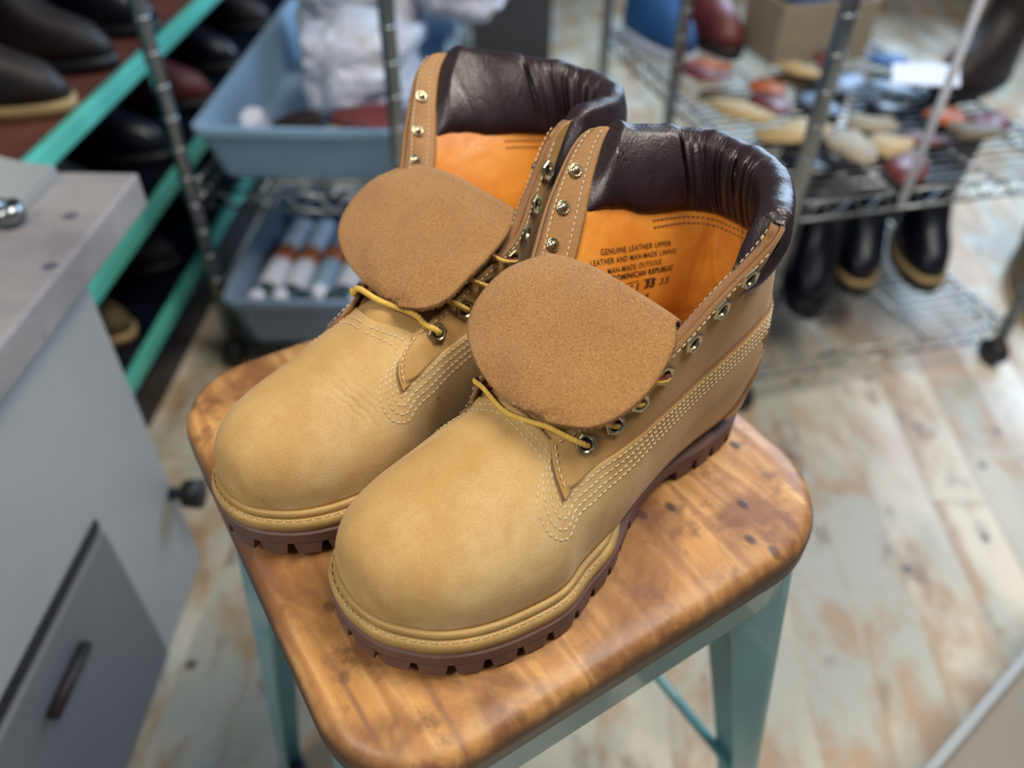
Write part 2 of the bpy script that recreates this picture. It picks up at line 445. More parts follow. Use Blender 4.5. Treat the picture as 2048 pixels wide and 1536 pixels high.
    def N(s, side, K, R):
        e = .02
        K = np.asarray(K, float); R = np.asarray(R, float)
        dk = s.P(side, np.minimum(K + e, 15), R) - s.P(side, np.maximum(K - e, 0), R)
        dr = s.P(side, K, np.minimum(R + e, 4.98)) - s.P(side, K, np.maximum(R - e, 0))
        n = np.cross(dk, dr) * (1 if side == 1 else -1)
        n /= np.maximum(np.linalg.norm(n, axis=-1, keepdims=True), 1e-12)
        return n
    def PO(s, side, K, R, off): return s.P(side, K, R) + s.N(side, K, R) * np.asarray(off, float)[..., None]
    def kr(s, side, x, z):
        """surface parameters of side-view point (x, z)"""
        K, R, Q = s.sg[side]
        d = (Q[..., 0] - x) ** 2 + (Q[..., 2] - z) ** 2
        i, j = np.unravel_index(np.argmin(d), d.shape); return K[i, j], R[i, j]
    def warp(s, V):
        V = np.array(V, float).reshape(-1, 3)
        V[:, 2] += .006 * np.clip((V[:, 0] - .225) / .085, 0, 2) ** 2
        return V
    def mesh(s, name, V, F, mats, parent=None, flipcheck=None, smooth=True, mi=None, merge=0):
        V = s.warp(V)
        me = bpy.data.meshes.new(name); me.from_pydata([tuple(map(float, p)) for p in V], [], F)
        if mi is not None: me.polygons.foreach_set('material_index', mi)
        if merge:
            bm = bmesh.new(); bm.from_mesh(me); bmesh.ops.remove_doubles(bm, verts=bm.verts, dist=merge); bm.to_mesh(me); bm.free()
        me.update()
        return link(name, me, mats, parent or s.root, smooth)
    def seam(s, k):
        """row index of the quarter / lower panel seam"""
        return np.interp(k, s.sk, s.sr)

    def build(s):
        e = 1e-5
        # --- vamp with the lower side panels, one piece of leather
        m = 20; sm7 = float(s.seam(7.0)); R1 = np.concatenate([np.linspace(0, sm7, m + 1), np.linspace(sm7, 5, 21)[1:]]); K1 = np.concatenate([np.linspace(0, 1, 16)[:-1], np.linspace(1, 7, 60 if not s.root.get('mirror') else 240)])
        K, R = np.meshgrid(K1, R1, indexing='ij')
        cz = 0 * K
        if s.root.get('mirror'):
            for q, a, w_ in ((5.05, .0009, .045), (5.22, .0011, .05), (5.42, .0006, .04), (5.62, .0004, .04)):
                cz -= a * np.exp(-((K - q + .16 * (R - 3.2) + .03 * np.sin(R * 9)) / w_) ** 2) * np.exp(-((R - 3.1) / .9) ** 2)
        L = s.PO(1, K, R, cz); Md = s.P(-1, K, R)[:, ::-1]; L[0] = s.P(1, K, R)[0]; L[:, -1] = s.P(1, K, R)[:, -1]
        V = np.concatenate([L, Md[:, 1:]], 1); nv = V.shape[1]
        F = grid_faces(len(K1), nv); V = V.reshape(-1, 3)
        for side in (1, -1):
            K2 = np.linspace(7, 15, 90); W = np.linspace(0, 1, m + 1)
            KK, WW = np.meshgrid(K2, W, indexing='ij'); RR = WW * s.seam(KK)
            Q = s.PO(side, KK, RR, .0016 * sm(7.0, 7.3, KK) * sm(.2, .7, WW))
            f = grid_faces(len(K2), m + 1)
            if side == -1: f = [t[::-1] for t in f]
            F += [tuple(a + len(V) for a in t) for t in f]; V = np.concatenate([V, Q.reshape(-1, 3)])
        F = [t[::-1] for t in F]
        o = s.mesh('vamp', V, F, [M_NUB, M_EDGE], merge=2e-5); s.vamp = o
        solidify(o, .0022, -1, 1)
        o['label'] = 'smooth wheat nubuck toe and lower side panels'
        # --- tongue base: the vamp carried on under the laces
        V = []; rr_ = np.concatenate([np.linspace(2.9, 5, 22)])
        a_ = s.P(1, 0 * rr_ + 6.9, rr_); b_ = s.P(-1, 0 * rr_ + 6.9, rr_)[::-1][1:]; row0 = np.concatenate([a_, b_])
        nt = 16
        for i in range(nt):
            f = i / (nt - 1); c = row0.mean(0)
            r_ = row0.copy(); r_[:, 1] = c[1] + (r_[:, 1] - c[1]) * (1 - .22 * f)
            V += list(r_ + np.array([-.034 * f, 0, .012 * f - .0016 * (f < .2) - .002 * f]))
        o = s.mesh('tongue_base', V, grid_faces(nt, len(row0)), [M_NUB2]); solidify(o, .0016, -1)
        # --- quarters (upper side panels round the heel)
        for_side = []
        K2 = np.linspace(6.93, 15, 150); W = np.linspace(0, 1, 44)
        both = []
        for side in (1, -1):
            KK, WW = np.meshgrid(K2, W, indexing='ij')
            kf = 6.53 + .42 * WW ** 1.3; KK = kf + (KK - 6.93) * (15 - kf) / (15 - 6.93)
            lo = s.seam(KK) - .16 * sm(6.6, 7.0, KK)
            RR = lo + (4 - lo) * WW
            front = 1 - sm(7.0, 8.2, KK)
            off = (.0026 * front + .0002) * np.maximum(sm(.0, .12, WW), 1 - sm(6.6, 7.1, KK)) + (-.0020) * (1 - sm(.0, .10, WW)) * sm(6.6, 7.1, KK)
            off = off + .0007 * sm(.85, 1, WW)
            both.append(s.PO(side, KK, RR, off))
        V = np.concatenate([both[0], both[1][::-1][1:]], 0); F = grid_faces(V.shape[0], V.shape[1])
        o = s.mesh('quarter', V.reshape(-1, 3), [t[::-1] for t in F], [M_NUB2, M_LINING, M_EDGE], merge=1e-5); s.quarter = o
        solidify(o, .0024, -1, 2, 0)
        o['label'] = 'wheat nubuck ankle quarter with raw edges'
        # --- lining
        KL = np.linspace(7.5, 15, 110); both = []
        for side in (1, -1):
            KK, WW = np.meshgrid(KL, np.linspace(0, 1, 50), indexing='ij')
            rmax = 3.86 - .86 * sm(11.4, 12.2, KK) - .9 * (1 - sm(7.5, 8.3, KK)); RR = .15 + (rmax - .15) * WW
            off = -.0056 + 0 * KK
            # creases of the worn heel lining
            cr_ = .0032 * np.exp(-((KK - 13.6 - .5 * (RR - 2)) / .16) ** 2) * sm(1.3, 1.8, RR) * (1 - sm(2.5, 2.8, RR))
            cr2 = .0045 * np.exp(-((KK - 14.25 + .7 * (RR - 2)) / .35) ** 2 - ((RR - 1.9) / .5) ** 2)
            cr3 = .0028 * np.exp(-((RR - 1.25 - .25 * np.sin(KK * 1.3)) / .09) ** 2) * sm(11.5, 12.5, KK)
            cr4 = .002 * np.exp(-((RR - .85 - .2 * np.sin(KK * 2.1)) / .08) ** 2) * sm(10, 12, KK)
            off = off - (-cr_ * 1.7 + cr2 * 1.3 - cr3 * 1.6 - cr4) * (1 if side == -1 else .7)
            both.append(s.PO(side, KK, RR, np.minimum(off, -.0050)))
        V = np.concatenate([both[0], both[1][::-1][1:]], 0)
        o = s.mesh('lining', V.reshape(-1, 3), grid_faces(V.shape[0], V.shape[1]), [M_LINING], merge=1e-5); s.lining = o
        o['label'] = 'orange leather lining'
        # lining top seam (double brown stitch)
        for rr in (2.72, 2.62):
            for side in (1, -1):
                kk = np.linspace(12.0, 15, 200)
                s.stitch(side, kk, np.full_like(kk, rr), -.0060, M_STITCHB, 'lining_stitching', o, .0022, .0009, .0005)
        # insole
        kk = np.concatenate([np.linspace(7, 15, 40)]); a = s.P(1, kk, 0 * kk + .2); b = s.P(-1, kk, 0 * kk + .2)[::-1]
        ring = np.concatenate([a, b[1:]]); ring[:, 2] = .042; c = ring.mean(0)
        V = np.concatenate([ring, [c]]); F = [(i, i + 1, len(ring)) for i in range(len(ring) - 1)]
        s.mesh('insole', V, F, [M_INSOLE])
        # --- padded collar
        prof = np.array([(3.02, -.0002, 0), (3.10, .0025, 0), (3.35, .0052, 0), (3.65, .0066, 0), (3.90, .0056, 0), (4, .0035, .0042), (4, -.002, .0068),
                         (4, -.0085, .0056), (4, -.0130, .0012), (3.80, -.0152, 0), (3.5, -.0160, 0), (3.2, -.0146, 0), (2.95, -.0115, 0), (2.84, -.0078, 0), (2.80, -.0042, 0)])
        tv = np.linspace(0, len(prof) - 1, 70); pr = crv(prof, tv); pr[:, 0] = np.clip(pr[:, 0], 2.78, 4)
        KC = np.linspace(11.75, 15, 240); both = []
        rs = np.random.RandomState(5)
        folds = [(rs.uniform(-1.9, .9), rs.uniform(.02, .06), rs.uniform(.8, 2.4) * 1e-3, rs.uniform(-.10, .10)) for _ in range(17)] + [(rs.uniform(-4.5, 3.5), rs.uniform(.02, .04), rs.uniform(.3, .7) * 1e-3, rs.uniform(-.1, .1)) for _ in range(14)]
        for side in (1, -1):
            KK, J = np.meshgrid(KC, np.arange(70), indexing='ij')
            RR, OF, UPV = pr[J, 0], pr[J, 1].copy(), pr[J, 2]
            kc = np.interp(RR, [2.78, 3.25, 3.65, 4], [10.25, 10.6, 11.05, 11.42]); w0 = (15 - KK) / (15 - 11.75)
            KK = 15 - (15 - kc) * w0; RR = 4 - (4 - RR) * np.interp(KK, [9.5, 10, 10.5, 11, 11.6], [.2, .46, .70, .9, 1])
            g = (15 - KK) * side                       # signed position round the heel
            vn = J / 69.
            inner = np.exp(-((vn - .70) / .14) ** 2)
            for (c, w, a, sl) in folds:
                OF += a * 1.5 * np.exp(-((g - c - sl * (vn - .6) * 4) / w) ** 2) * inner
            fine = np.sin(g * 95 + 3 * np.sin(vn * 9)) * .00022 * np.exp(-((vn - .38) / .14) ** 2)
            OF += fine
            taper = sm(0, .10, 1 - w0) * .86 + .14
            OF = np.where(OF < -.004, -.004 + (OF + .004) * taper, OF * np.maximum(taper, .2))
            Pp = s.P(side, KK, RR); Nn = s.N(side, KK, RR)
            U = s.P(side, KK, 0 * KK + 4.) - s.P(side, KK, 0 * KK + 3.8); U /= np.linalg.norm(U, axis=-1, keepdims=True)
            lip = (.0006 * np.sin(g * 5) + .0003 * np.sin(g * 11)) * sm(.2, .4, vn) * (1 - sm(.6, .8, vn))
            both.append(Pp + Nn * OF[..., None] + U * (UPV * taper + lip)[..., None])
        V = np.concatenate([both[0], both[1][::-1][1:]], 0)
        F = grid_faces(V.shape[0], V.shape[1])
        o = s.mesh('padded_collar', V.reshape(-1, 3), [t[::-1] for t in F], [M_COLLAR], merge=1e-5)
        o['label'] = 'dark padded leather collar'; s.collar = o
        # --- eyelet facings inside the flaps
        for side in (1, -1):
            t, d = np.meshgrid(np.linspace(0, 1, 60), np.linspace(0, 1, 16), indexing='ij')
            KK, RR = s.strip(t, d * (1.42 - .85 * t ** 4))
            V = s.PO(side, KK, RR, -.0024 + .0004 * np.sin(d * 3.14) + 0 * KK)
            # pull the free edge flush with the quarter edge
            F = grid_faces(60, 16)
            if side == 1: F = [q[::-1] for q in F]
            o = s.mesh('eyelet_facing', V.reshape(-1, 3), F[:] , [M_FACE, M_EDGE])
            solidify(o, .0044, 1, 1, inward=side)
            if side == 1: s.faceL = o
            else: s.faceR = o
            path = []
            tt = np.linspace(.05, .995, 120)
            kk, rr = s.strip(tt, tt * 0 + .14); s.stitch(side, kk, rr, -.0070, M_STITCH, 'facing_stitching', o)
            kk, rr = s.strip(tt[45:], 1.16 * (1.42 - .85 * tt[45:] ** 4) / 1.42 - .06); s.stitch(side, kk, rr, -.0070, M_STITCH, 'facing_stitching', o)
            # outer row on the quarter along the edge
            tt = np.linspace(.0, .93, 150); kk, rr = s.strip(tt, tt * 0 + .13)
            s.stitch(side, kk, rr, s.qoff(kk) + .0003, M_STITCH, 'edge_stitching', s.quarter)
            # front edge of the quarter
            r_ = np.linspace(2.55, 3.9, 60); kf_ = 6.66 + .40 * np.clip((r_ - 2.42) / 1.58, 0, 1) ** 1.3; s.stitch(side, kf_, r_, s.qoff(kf_) + .0003, M_STITCH, 'edge_stitching', s.quarter)
        # --- four rows of stitching along the panel seam, wrapping the front corner
        for side in (1, -1):
            for j in range(4):
                d = .0028 + .0042 * j
                KR = []
                r0 = float(s.seam(6.53)) + .04
                for r in np.linspace(3.5 - .1 * j, r0, 12):
                    kf = 6.53 + .42 * (max(0, r - r0) / 1.58) ** 1.3; q = (3.5 - r) / 1.0
                    KR.append((kf - d * 50 * (.4 + .6 * min(1, q + .1 * j)), r))
                for a in np.linspace(0, 84, 14)[1:]: KR.append((6.53 - d * 50 * math.cos(math.radians(a)), s.seam(6.53) + .02 - (d * 58 + .04) * math.sin(math.radians(a))))
                for k in np.linspace(6.75, 14.6 - .25 * j, 60):
                    sr = s.seam(k); dd = np.linalg.norm(s.P(side, np.array(k), np.array(sr)) - s.P(side, np.array(k), np.array(sr - .5))) / .5
                    KR.append((k, sr - d / dd - .02))
                KR = s.smooth2(s.dense(np.array(KR), 8), 14)
                s.stitch(side, KR[:, 0], KR[:, 1], .0016 * sm(7.0, 7.3, KR[:, 0]) + .0002, M_STITCH, 'stitching', s.vamp)
            # rows across the back edge of the vamp
        for kx in (6.62, 6.80):
            r_ = np.linspace(2.9, 5, 60)
            for side in (1, -1): s.stitch(side, 0 * r_ + kx, r_, .0002, M_STITCH, 'stitching', s.vamp)
        # --- heel counter and back stay
        both = []
        for side in (1, -1):
            KK, WW = np.meshgrid(np.linspace(12.2, 15, 50), np.linspace(0, 1, 16), indexing='ij')
            RR = WW * 1.25 * sm(12.1, 14.2, KK) + .0; both.append(s.PO(side, KK, RR, .0026 + 0 * KK))
        V = np.concatenate([both[0], both[1][::-1][1:]], 0)
        o = s.mesh('heel_counter', V.reshape(-1, 3), [t[::-1] for t in grid_faces(V.shape[0], V.shape[1])], [M_NUB, M_EDGE], merge=1e-5); solidify(o, .002, -1, 1)
        both = []
        for side in (1, -1):
            KK, WW = np.meshgrid(np.linspace(14.45, 15, 16), np.linspace(0, 1, 40), indexing='ij')
            RR = 1.0 + WW * 2.9; both.append(s.PO(side, KK, RR, .0034 + .0045 * sm(.62, .8, WW)))
        V = np.concatenate([both[0], both[1][::-1][1:]], 0)
        o = s.mesh('back_stay', V.reshape(-1, 3), [t[::-1] for t in grid_faces(V.shape[0], V.shape[1])], [M_NUB2, M_EDGE], merge=1e-5); solidify(o, .002, -1, 1)
        for side in (1, -1):
            r_ = np.linspace(1.1, 3.8, 90); s.stitch(side, 0 * r_ + 14.52, r_, .0044 + .004 * sm(2.8, 3.3, r_), M_STITCH, 'stay_stitching', o)
        lt = -1 if s.root.get('mirror') else 1
        mb = MB(); kc, rc, u_ = 12.9, 1.45, .0042
        def q_(a, b): return s.PO(lt, np.array(kc - a * u_ * 33), np.array(rc + b * u_ * 26), np.array(.0019))
        for st_ in ([(0, -1.4), (0, .1), (-.1, .9)], [(0, -.2), (-.6, .5), (-1.2, .6)], [(0, -.1), (.5, .6), (1.1, .7)], [(-1.4, -1.5), (-.5, -1.35), (.5, -1.35), (1.4, -1.5)],
                    [(1.5 * math.cos(a), .9 + .9 * math.sin(a) + .15 * math.sin(a * 5)) for a in np.linspace(-.4, 3.54, 22)], [(-1.45, .5), (-.9, .1), (-.4, .35), (0, .05), (.5, .3), (1.4, .5)]):
            P_ = crv(np.array([q_(*p) for p in st_]), np.linspace(0, len(st_) - 1, 24)); mb.tube(P_, .00035, 5)
        s.mesh('embossed_mark', mb.v, mb.f, [M_STITCHB], s.vamp)
        s.sole(); s.eyelets(); s.laces()
    def qoff(s, k): return .0026 * (1 - sm(7.0, 8.2, k)) + .0009
    def dense(s, A, n): return crv(A, np.linspace(0, len(A) - 1, len(A) * n))
    def smooth2(s, A, n):
        for _ in range(n): A[1:-1] = (A[:-2] + 2 * A[1:-1] + A[2:]) / 4
        return A
    def strip(s, t, d):
        t = np.asarray(t, float); d = np.asarray(d, float)
        k = 7.02 + 3.98 * t + d * (.42 + .48 * t ** 2); r = 4 - d * 1.25 * np.maximum(1 - t, 0) ** .7 - .015
        return k, r
    def stitch(s, side, K, R, off, mat, name, parent, L=.0026, gap=.0012, w=.00036):
        Pp = s.PO(side, np.asarray(K), np.asarray(R), np.zeros(len(K)) + off); Nn = s.N(side, np.asarray(K), np.asarray(R))
        seg = np.linalg.norm(np.diff(Pp, axis=0), axis=1); cs = np.concatenate([[0], np.cumsum(seg)])
        mb = MB(); a = 0
        while a + L < cs[-1]:
            p0, p1 = [np.array([np.interp(q, cs, Pp[:, c]) for c in range(3)]) for q in (a, a + L)]
            n = np.array([np.interp(a + L / 2, cs, Nn[:, c]) for c in range(3)]); n /= np.linalg.norm(n) + 1e-9
            if off if np.isscalar(off) and off < -.003 else False: n = -n
            t = (p1 - p0); ln = np.linalg.norm(t) + 1e-9; t /= ln; b = np.cross(n, t)
            V = []
            for q, rr, h in ((0, .35, .0), (.18, 1, .8), (.5, 1.05, 1), (.82, 1, .8), (1, .35, .0)):
                c = p0 + t * ln * q + n * w * h * .6
                for an in range(6):
                    g = an * math.pi / 3; V.append(c + (b * math.cos(g) + n * math.sin(g) * .8) * w * rr)
            F = [(i * 6 + j, i * 6 + (j + 1) % 6, (i + 1) * 6 + (j + 1) % 6, (i + 1) * 6 + j) for i in range(4) for j in range(6)]
            mb.add(V, F + [(0, 1, 2, 3, 4, 5), (29, 28, 27, 26, 25, 24)]); a += L + gap
        if mb.v:
            return s.mesh(name, mb.v, mb.f, [mat], parent)
    def outline(s, off, n=420):
        kk = np.concatenate([np.linspace(0, 1, 30)[:-1], np.linspace(1, 15, 160)])
        a = s.P(1, kk, 0 * kk)[:, :2]; b = s.P(-1, kk, 0 * kk)[::-1][:, :2]
        ring = np.concatenate([a, b[1:-1]])
        # resample evenly, counter-clockwise check
        cl = np.concatenate([ring, ring[:1]]); d = np.concatenate([[0], np.cumsum(np.linalg.norm(np.diff(cl, axis=0), axis=1))])
        t = np.linspace(0, d[-1], n + 1)[:-1]; P = np.stack([np.interp(t, d, cl[:, 0]), np.interp(t, d, cl[:, 1])], 1)
        for _ in range(14): P = (np.roll(P, 1, 0) + 2 * P + np.roll(P, -1, 0)) / 4
        T = np.roll(P, -1, 0) - np.roll(P, 1, 0); T /= np.linalg.norm(T, axis=1)[:, None]; Nn = np.stack([T[:, 1], -T[:, 0]], 1)
        area_ = np.sum(P[:, 0] * np.roll(P[:, 1], -1) - np.roll(P[:, 0], -1) * P[:, 1])
        if area_ < 0: Nn = -Nn
        o_ = np.asarray(off) - .0105 * (1 - sm(.125, .185, P[:, 0])) + .0045 * (1 - sm(.06, .10, P[:, 0]))
        return P + Nn * (o_[:, None] if o_.ndim else o_), t, d[-1]
    def layer(s, name, prof, mats, mi=None, wob=0, waist=0):
        """closed band with top and bottom; prof = [(offset, z)] from bottom to top"""
        V = []; F = []
        n = 420
        for off, z in prof:
            P, t, Lt = s.outline(off)
            if waist: P, t, Lt = s.outline(off - waist * (1 - sm(.13, .175, P[:, 0])))
            if wob: 
                ph = t / Lt * 2 * math.pi * round(Lt / .0034)
                P2, _, _ = s.outline(off + wob); f = (.5 + .5 * np.sin(ph))[:, None]; P = P * (1 - f) + P2 * f
            V += [(p[0], p[1], z) for p in P]
        for i in range(len(prof) - 1):
            for j in range(n): F.append((i * n + j, i * n + (j + 1) % n, (i + 1) * n + (j + 1) % n, (i + 1) * n + j))
        F.append(tuple(range(n))[::-1]); F.append(tuple((len(prof) - 1) * n + j for j in range(n)))
        return s.mesh(name, V, F, mats, smooth=False)
    def sole(s):
        o = s.layer('rand', [(.0010, .0290), (.0026, .0292), (.0031, .0312), (.0028, .0336), (.0016, .0346), (-.0002, .0340)], [M_WELT], waist=.006)
        o.data.polygons.foreach_set('use_smooth', [len(p.vertices) == 4 for p in o.data.polygons])
        o['label'] = 'smooth olive tan strip round the upper'
        o = s.layer('welt', [(.0046, .0205), (.0060, .0215), (.0064, .0260), (.0058, .0284), (.0046, .0294), (.0020, .0296)], [M_WELT], waist=.006)
        o.data.polygons.foreach_set('use_smooth', [len(p.vertices) == 4 for p in o.data.polygons])
        P, t, Lt = s.outline(.0044)
        mb = MB(); n = len(P); st = 3
        for i in range(0, n, st):
            a, b = P[i], P[(i + 2) % n]
            if a[0] < .185: continue
            mb.tube([(a[0], a[1],   .0293), ((a[0] + b[0]) / 2, (a[1] + b[1]) / 2, .0300), (b[0], b[1], .0293)], .0005, 5)
        s.mesh('welt_stitching', mb.v, mb.f, [M_WELTST], o)
        # outsole
        o = s.layer('outsole', [(.0052, .0100), (.0066, .0112), (.0070, .0195), (.0056, .0208)], [M_SOLE])
        # lugs
        P, t, Lt = s.outline(.0066); Pi, _, _ = s.outline(-.014); n = len(P)
        Pb, _, _ = s.outline(.0052)
        per = .0178; cnt = int(Lt / per)
        for c in range(cnt):
            ctr = (c + .5) * Lt / cnt; hb, ht = per * .5 - .0016, per * .5 - .0034
            xs = np.interp(ctr, t, P[:, 0])
            if .082 < xs < .128: continue
            def at(A, q): 
                q = q % Lt; return np.array([np.interp(q, np.append(t, Lt), np.append(A[:, 0], A[0, 0])), np.interp(q, np.append(t, Lt), np.append(A[:, 1], A[0, 1]))])
            ns = 7; V = []
            for z, hw, A in ((.0102, hb, P), (.0102, hb, Pi), (0, ht, Pi), (0, ht, Pb), (.0015, ht + .0002, P)):
                for q in np.linspace(-hw, hw, ns): p = at(A, ctr + q); V.append((p[0], p[1], z))
            F = []
            for i in range(5):
                for j in range(ns - 1): F.append((i * ns + j, i * ns + j + 1, ((i + 1) % 5) * ns + j + 1, ((i + 1) % 5) * ns + j))
            F.append(tuple(i * ns for i in range(5))); F.append(tuple(i * ns + ns - 1 for i in range(5))[::-1])
            s.mesh('lug', V, F, [M_SOLE], o, smooth=False)
        for (x0, x1) in ((.02, .08), (.135, .265)):
            V = [(x, y, z) for x in (x0, x1) for y in (-.022, .022) for z in (0.0005, .0105)]
            s.mesh('tread_block', V, [(0, 1, 3, 2), (4, 6, 7, 5), (0, 4, 5, 1), (2, 3, 7, 6), (0, 2, 6, 4), (1, 5, 7, 3)], [M_SOLE], o, smooth=False)
    def frame(s, side, k, r, off):
        k = np.array(float(k)); r = np.array(float(r))
        p = s.PO(side, k, r, np.array(off)); n = s.N(side, k, r)
        t = s.P(side, k, r + .05) - s.P(side, k, r); t /= np.linalg.norm(t); b = np.cross(t, n); b /= np.linalg.norm(b); t = np.cross(n, b)
        return p, n, t, b
    ET = [.055, .19, .31, .43, .55, .665, .777]
    def eyelets(s):
        s.eye = {1: [], -1: []}
        for side in (1, -1):
            for i, t in enumerate(s.ET):
                k, r = s.strip(t, .50)
                p, n, tt, b = s.frame(side, k, r, s.qoff(float(k)) + .0002)
                s.eye[side].append((p, n, tt, b))
                loc = lambda x, y, z: p + b * x + tt * y + n * z
                V = []; F = []
                # hexagonal collar with a round hole
                rings = [(.0062, 0, 1), (.0060, .0012, 1), (.0054, .0018, 1), (.0042, .0019, 0), (.0034, .0014, 0), (.0030, .0002, 0)]
                n_ = 36
                for rad, z, hx in rings:
                    for j in range(n_):
                        a = 2 * math.pi * j / n_
                        q = rad * (math.cos(math.pi / 6) / math.cos(((a + math.pi / 6) % (math.pi / 3)) - math.pi / 6) * 1.06 if hx else 1)
                        V.append(loc(q * math.cos(a), q * math.sin(a), z))
                for a in range(len(rings) - 1):
                    for j in range(n_): F.append((a * n_ + j, a * n_ + (j + 1) % n_, (a + 1) * n_ + (j + 1) % n_, (a + 1) * n_ + j))
                mi = [0] * len(F)
                F.append(tuple(5 * n_ + j for j in range(n_))); mi.append(1)
                s.mesh('eyelet', V, F, [M_BRASS, M_HOLE], s.quarter, smooth=False, mi=mi)
                # rosette rivet on the inside
                p2, n2, t2, b2 = s.frame(side, k, r, -.0068)
                V = []; F = []
                prof = [(.0046, .0002, 1), (.0044, .0010, 1), (.0036, .0014, 1), (.0030, .0006, 0), (.0027, .0016, 0), (.0018, .0026, 0), (.0007, .0029, 0)]
                for rad, z, pet in prof:
                    for j in range(n_):
                        a = 2 * math.pi * j / n_; q = rad * (1 + (.07 * math.cos(a * 12) if pet else 0))
                        V.append(p2 + (b2 * math.cos(a) + t2 * math.sin(a)) * q - n2 * z)
                for a in range(len(prof) - 1):
                    for j in range(n_): F.append((a * n_ + j, a * n_ + (j + 1) % n_, (a + 1) * n_ + (j + 1) % n_, (a + 1) * n_ + j))
                F.append(tuple((len(prof) - 1) * n_ + j for j in range(n_)))
                s.mesh('eyelet_rivet', V, F, [M_BRASS], s.faceL if side == 1 else s.faceR)
    def lace_mesh(s, name, pts, r=.0017):
        pts = np.array(pts, float)
        P = crv(pts, np.linspace(0, len(pts) - 1, 700))
        d = np.concatenate([[0], np.cumsum(np.linalg.norm(np.diff(P, axis=0), axis=1))])
        step = .0006; q = np.arange(0, d[-1], step); P = np.stack([np.interp(q, d, P[:, c]) for c in range(3)], 1)
        V = []; F = []; mi = []; n = 14; upv = np.array([0, 0, 1.])
        for i in range(len(P)):
            t = P[min(i + 1, len(P) - 1)] - P[max(i - 1, 0)]; t /= np.linalg.norm(t) + 1e-12
            sd = np.cross(t, upv); sd /= np.linalg.norm(sd) + 1e-12; upv = np.cross(sd, t)
            for j in range(n):
                a = 2 * math.pi * j / n; rr = r * (1 + .13 * math.sin(q[i] / .0022 * 2 * math.pi + 2 * a))
                V.append(P[i] + (sd * math.cos(a) * 1.1 + upv * math.sin(a) * .9) * rr)
        for i in range(len(P) - 1):
            for j in range(n):
                F.append((i * n + j, i * n + (j + 1) % n, (i + 1) * n + (j + 1) % n, (i + 1) * n + j))
                a = j / n; ph = (q[i] / .0022) % 1
                dark = (a + .06 * (1 - abs(2 * ph - 1))) % 1; mi.append(1 if dark < .42 else 0)
        return s.mesh(name, V, F, [M_LACEY, M_LACEB], mi=mi)
    def laces(s):
        def side_pts(side, i):
            p, n, t, b = s.eye[side][i]
            ke, re = s.strip(s.ET[i], -.10); e_, n2, _, _ = s.frame(side, ke, min(float(re), 4.0), .0052)
            ein, _, _, _ = s.frame(side, ke, min(float(re), 3.98), -.008)
            return [p - n * .002, p + n * .0022, p * .55 + e_ * .45 + n * .0032, e_], ein
        for i in (0, 1, 2, 3):
            A, ai = side_pts(1, i); Bq, bi = side_pts(-1, i if i != 1 else 1)
            mid = (A[-1] + Bq[-1]) / 2
            if i == 0: mid = np.array([mid[0] + .006, mid[1], max(mid[2], .1185) if s.root.get('mirror') else mid[2] - .001])
            else: mid = mid + np.array([.0, 0, -.010])
            q1 = A[-1] * .75 + mid * .25 + np.array([0, 0, .001]); q2 = Bq[-1] * .75 + mid * .25 + np.array([0, 0, .001])
            if i == 0 and s.root.get('mirror'): q1[2] = max(q1[2], .1160); q2[2] = max(q2[2], .1160)
            s.lace_mesh('shoelace', A + [q1, mid, q2] + Bq[::-1])
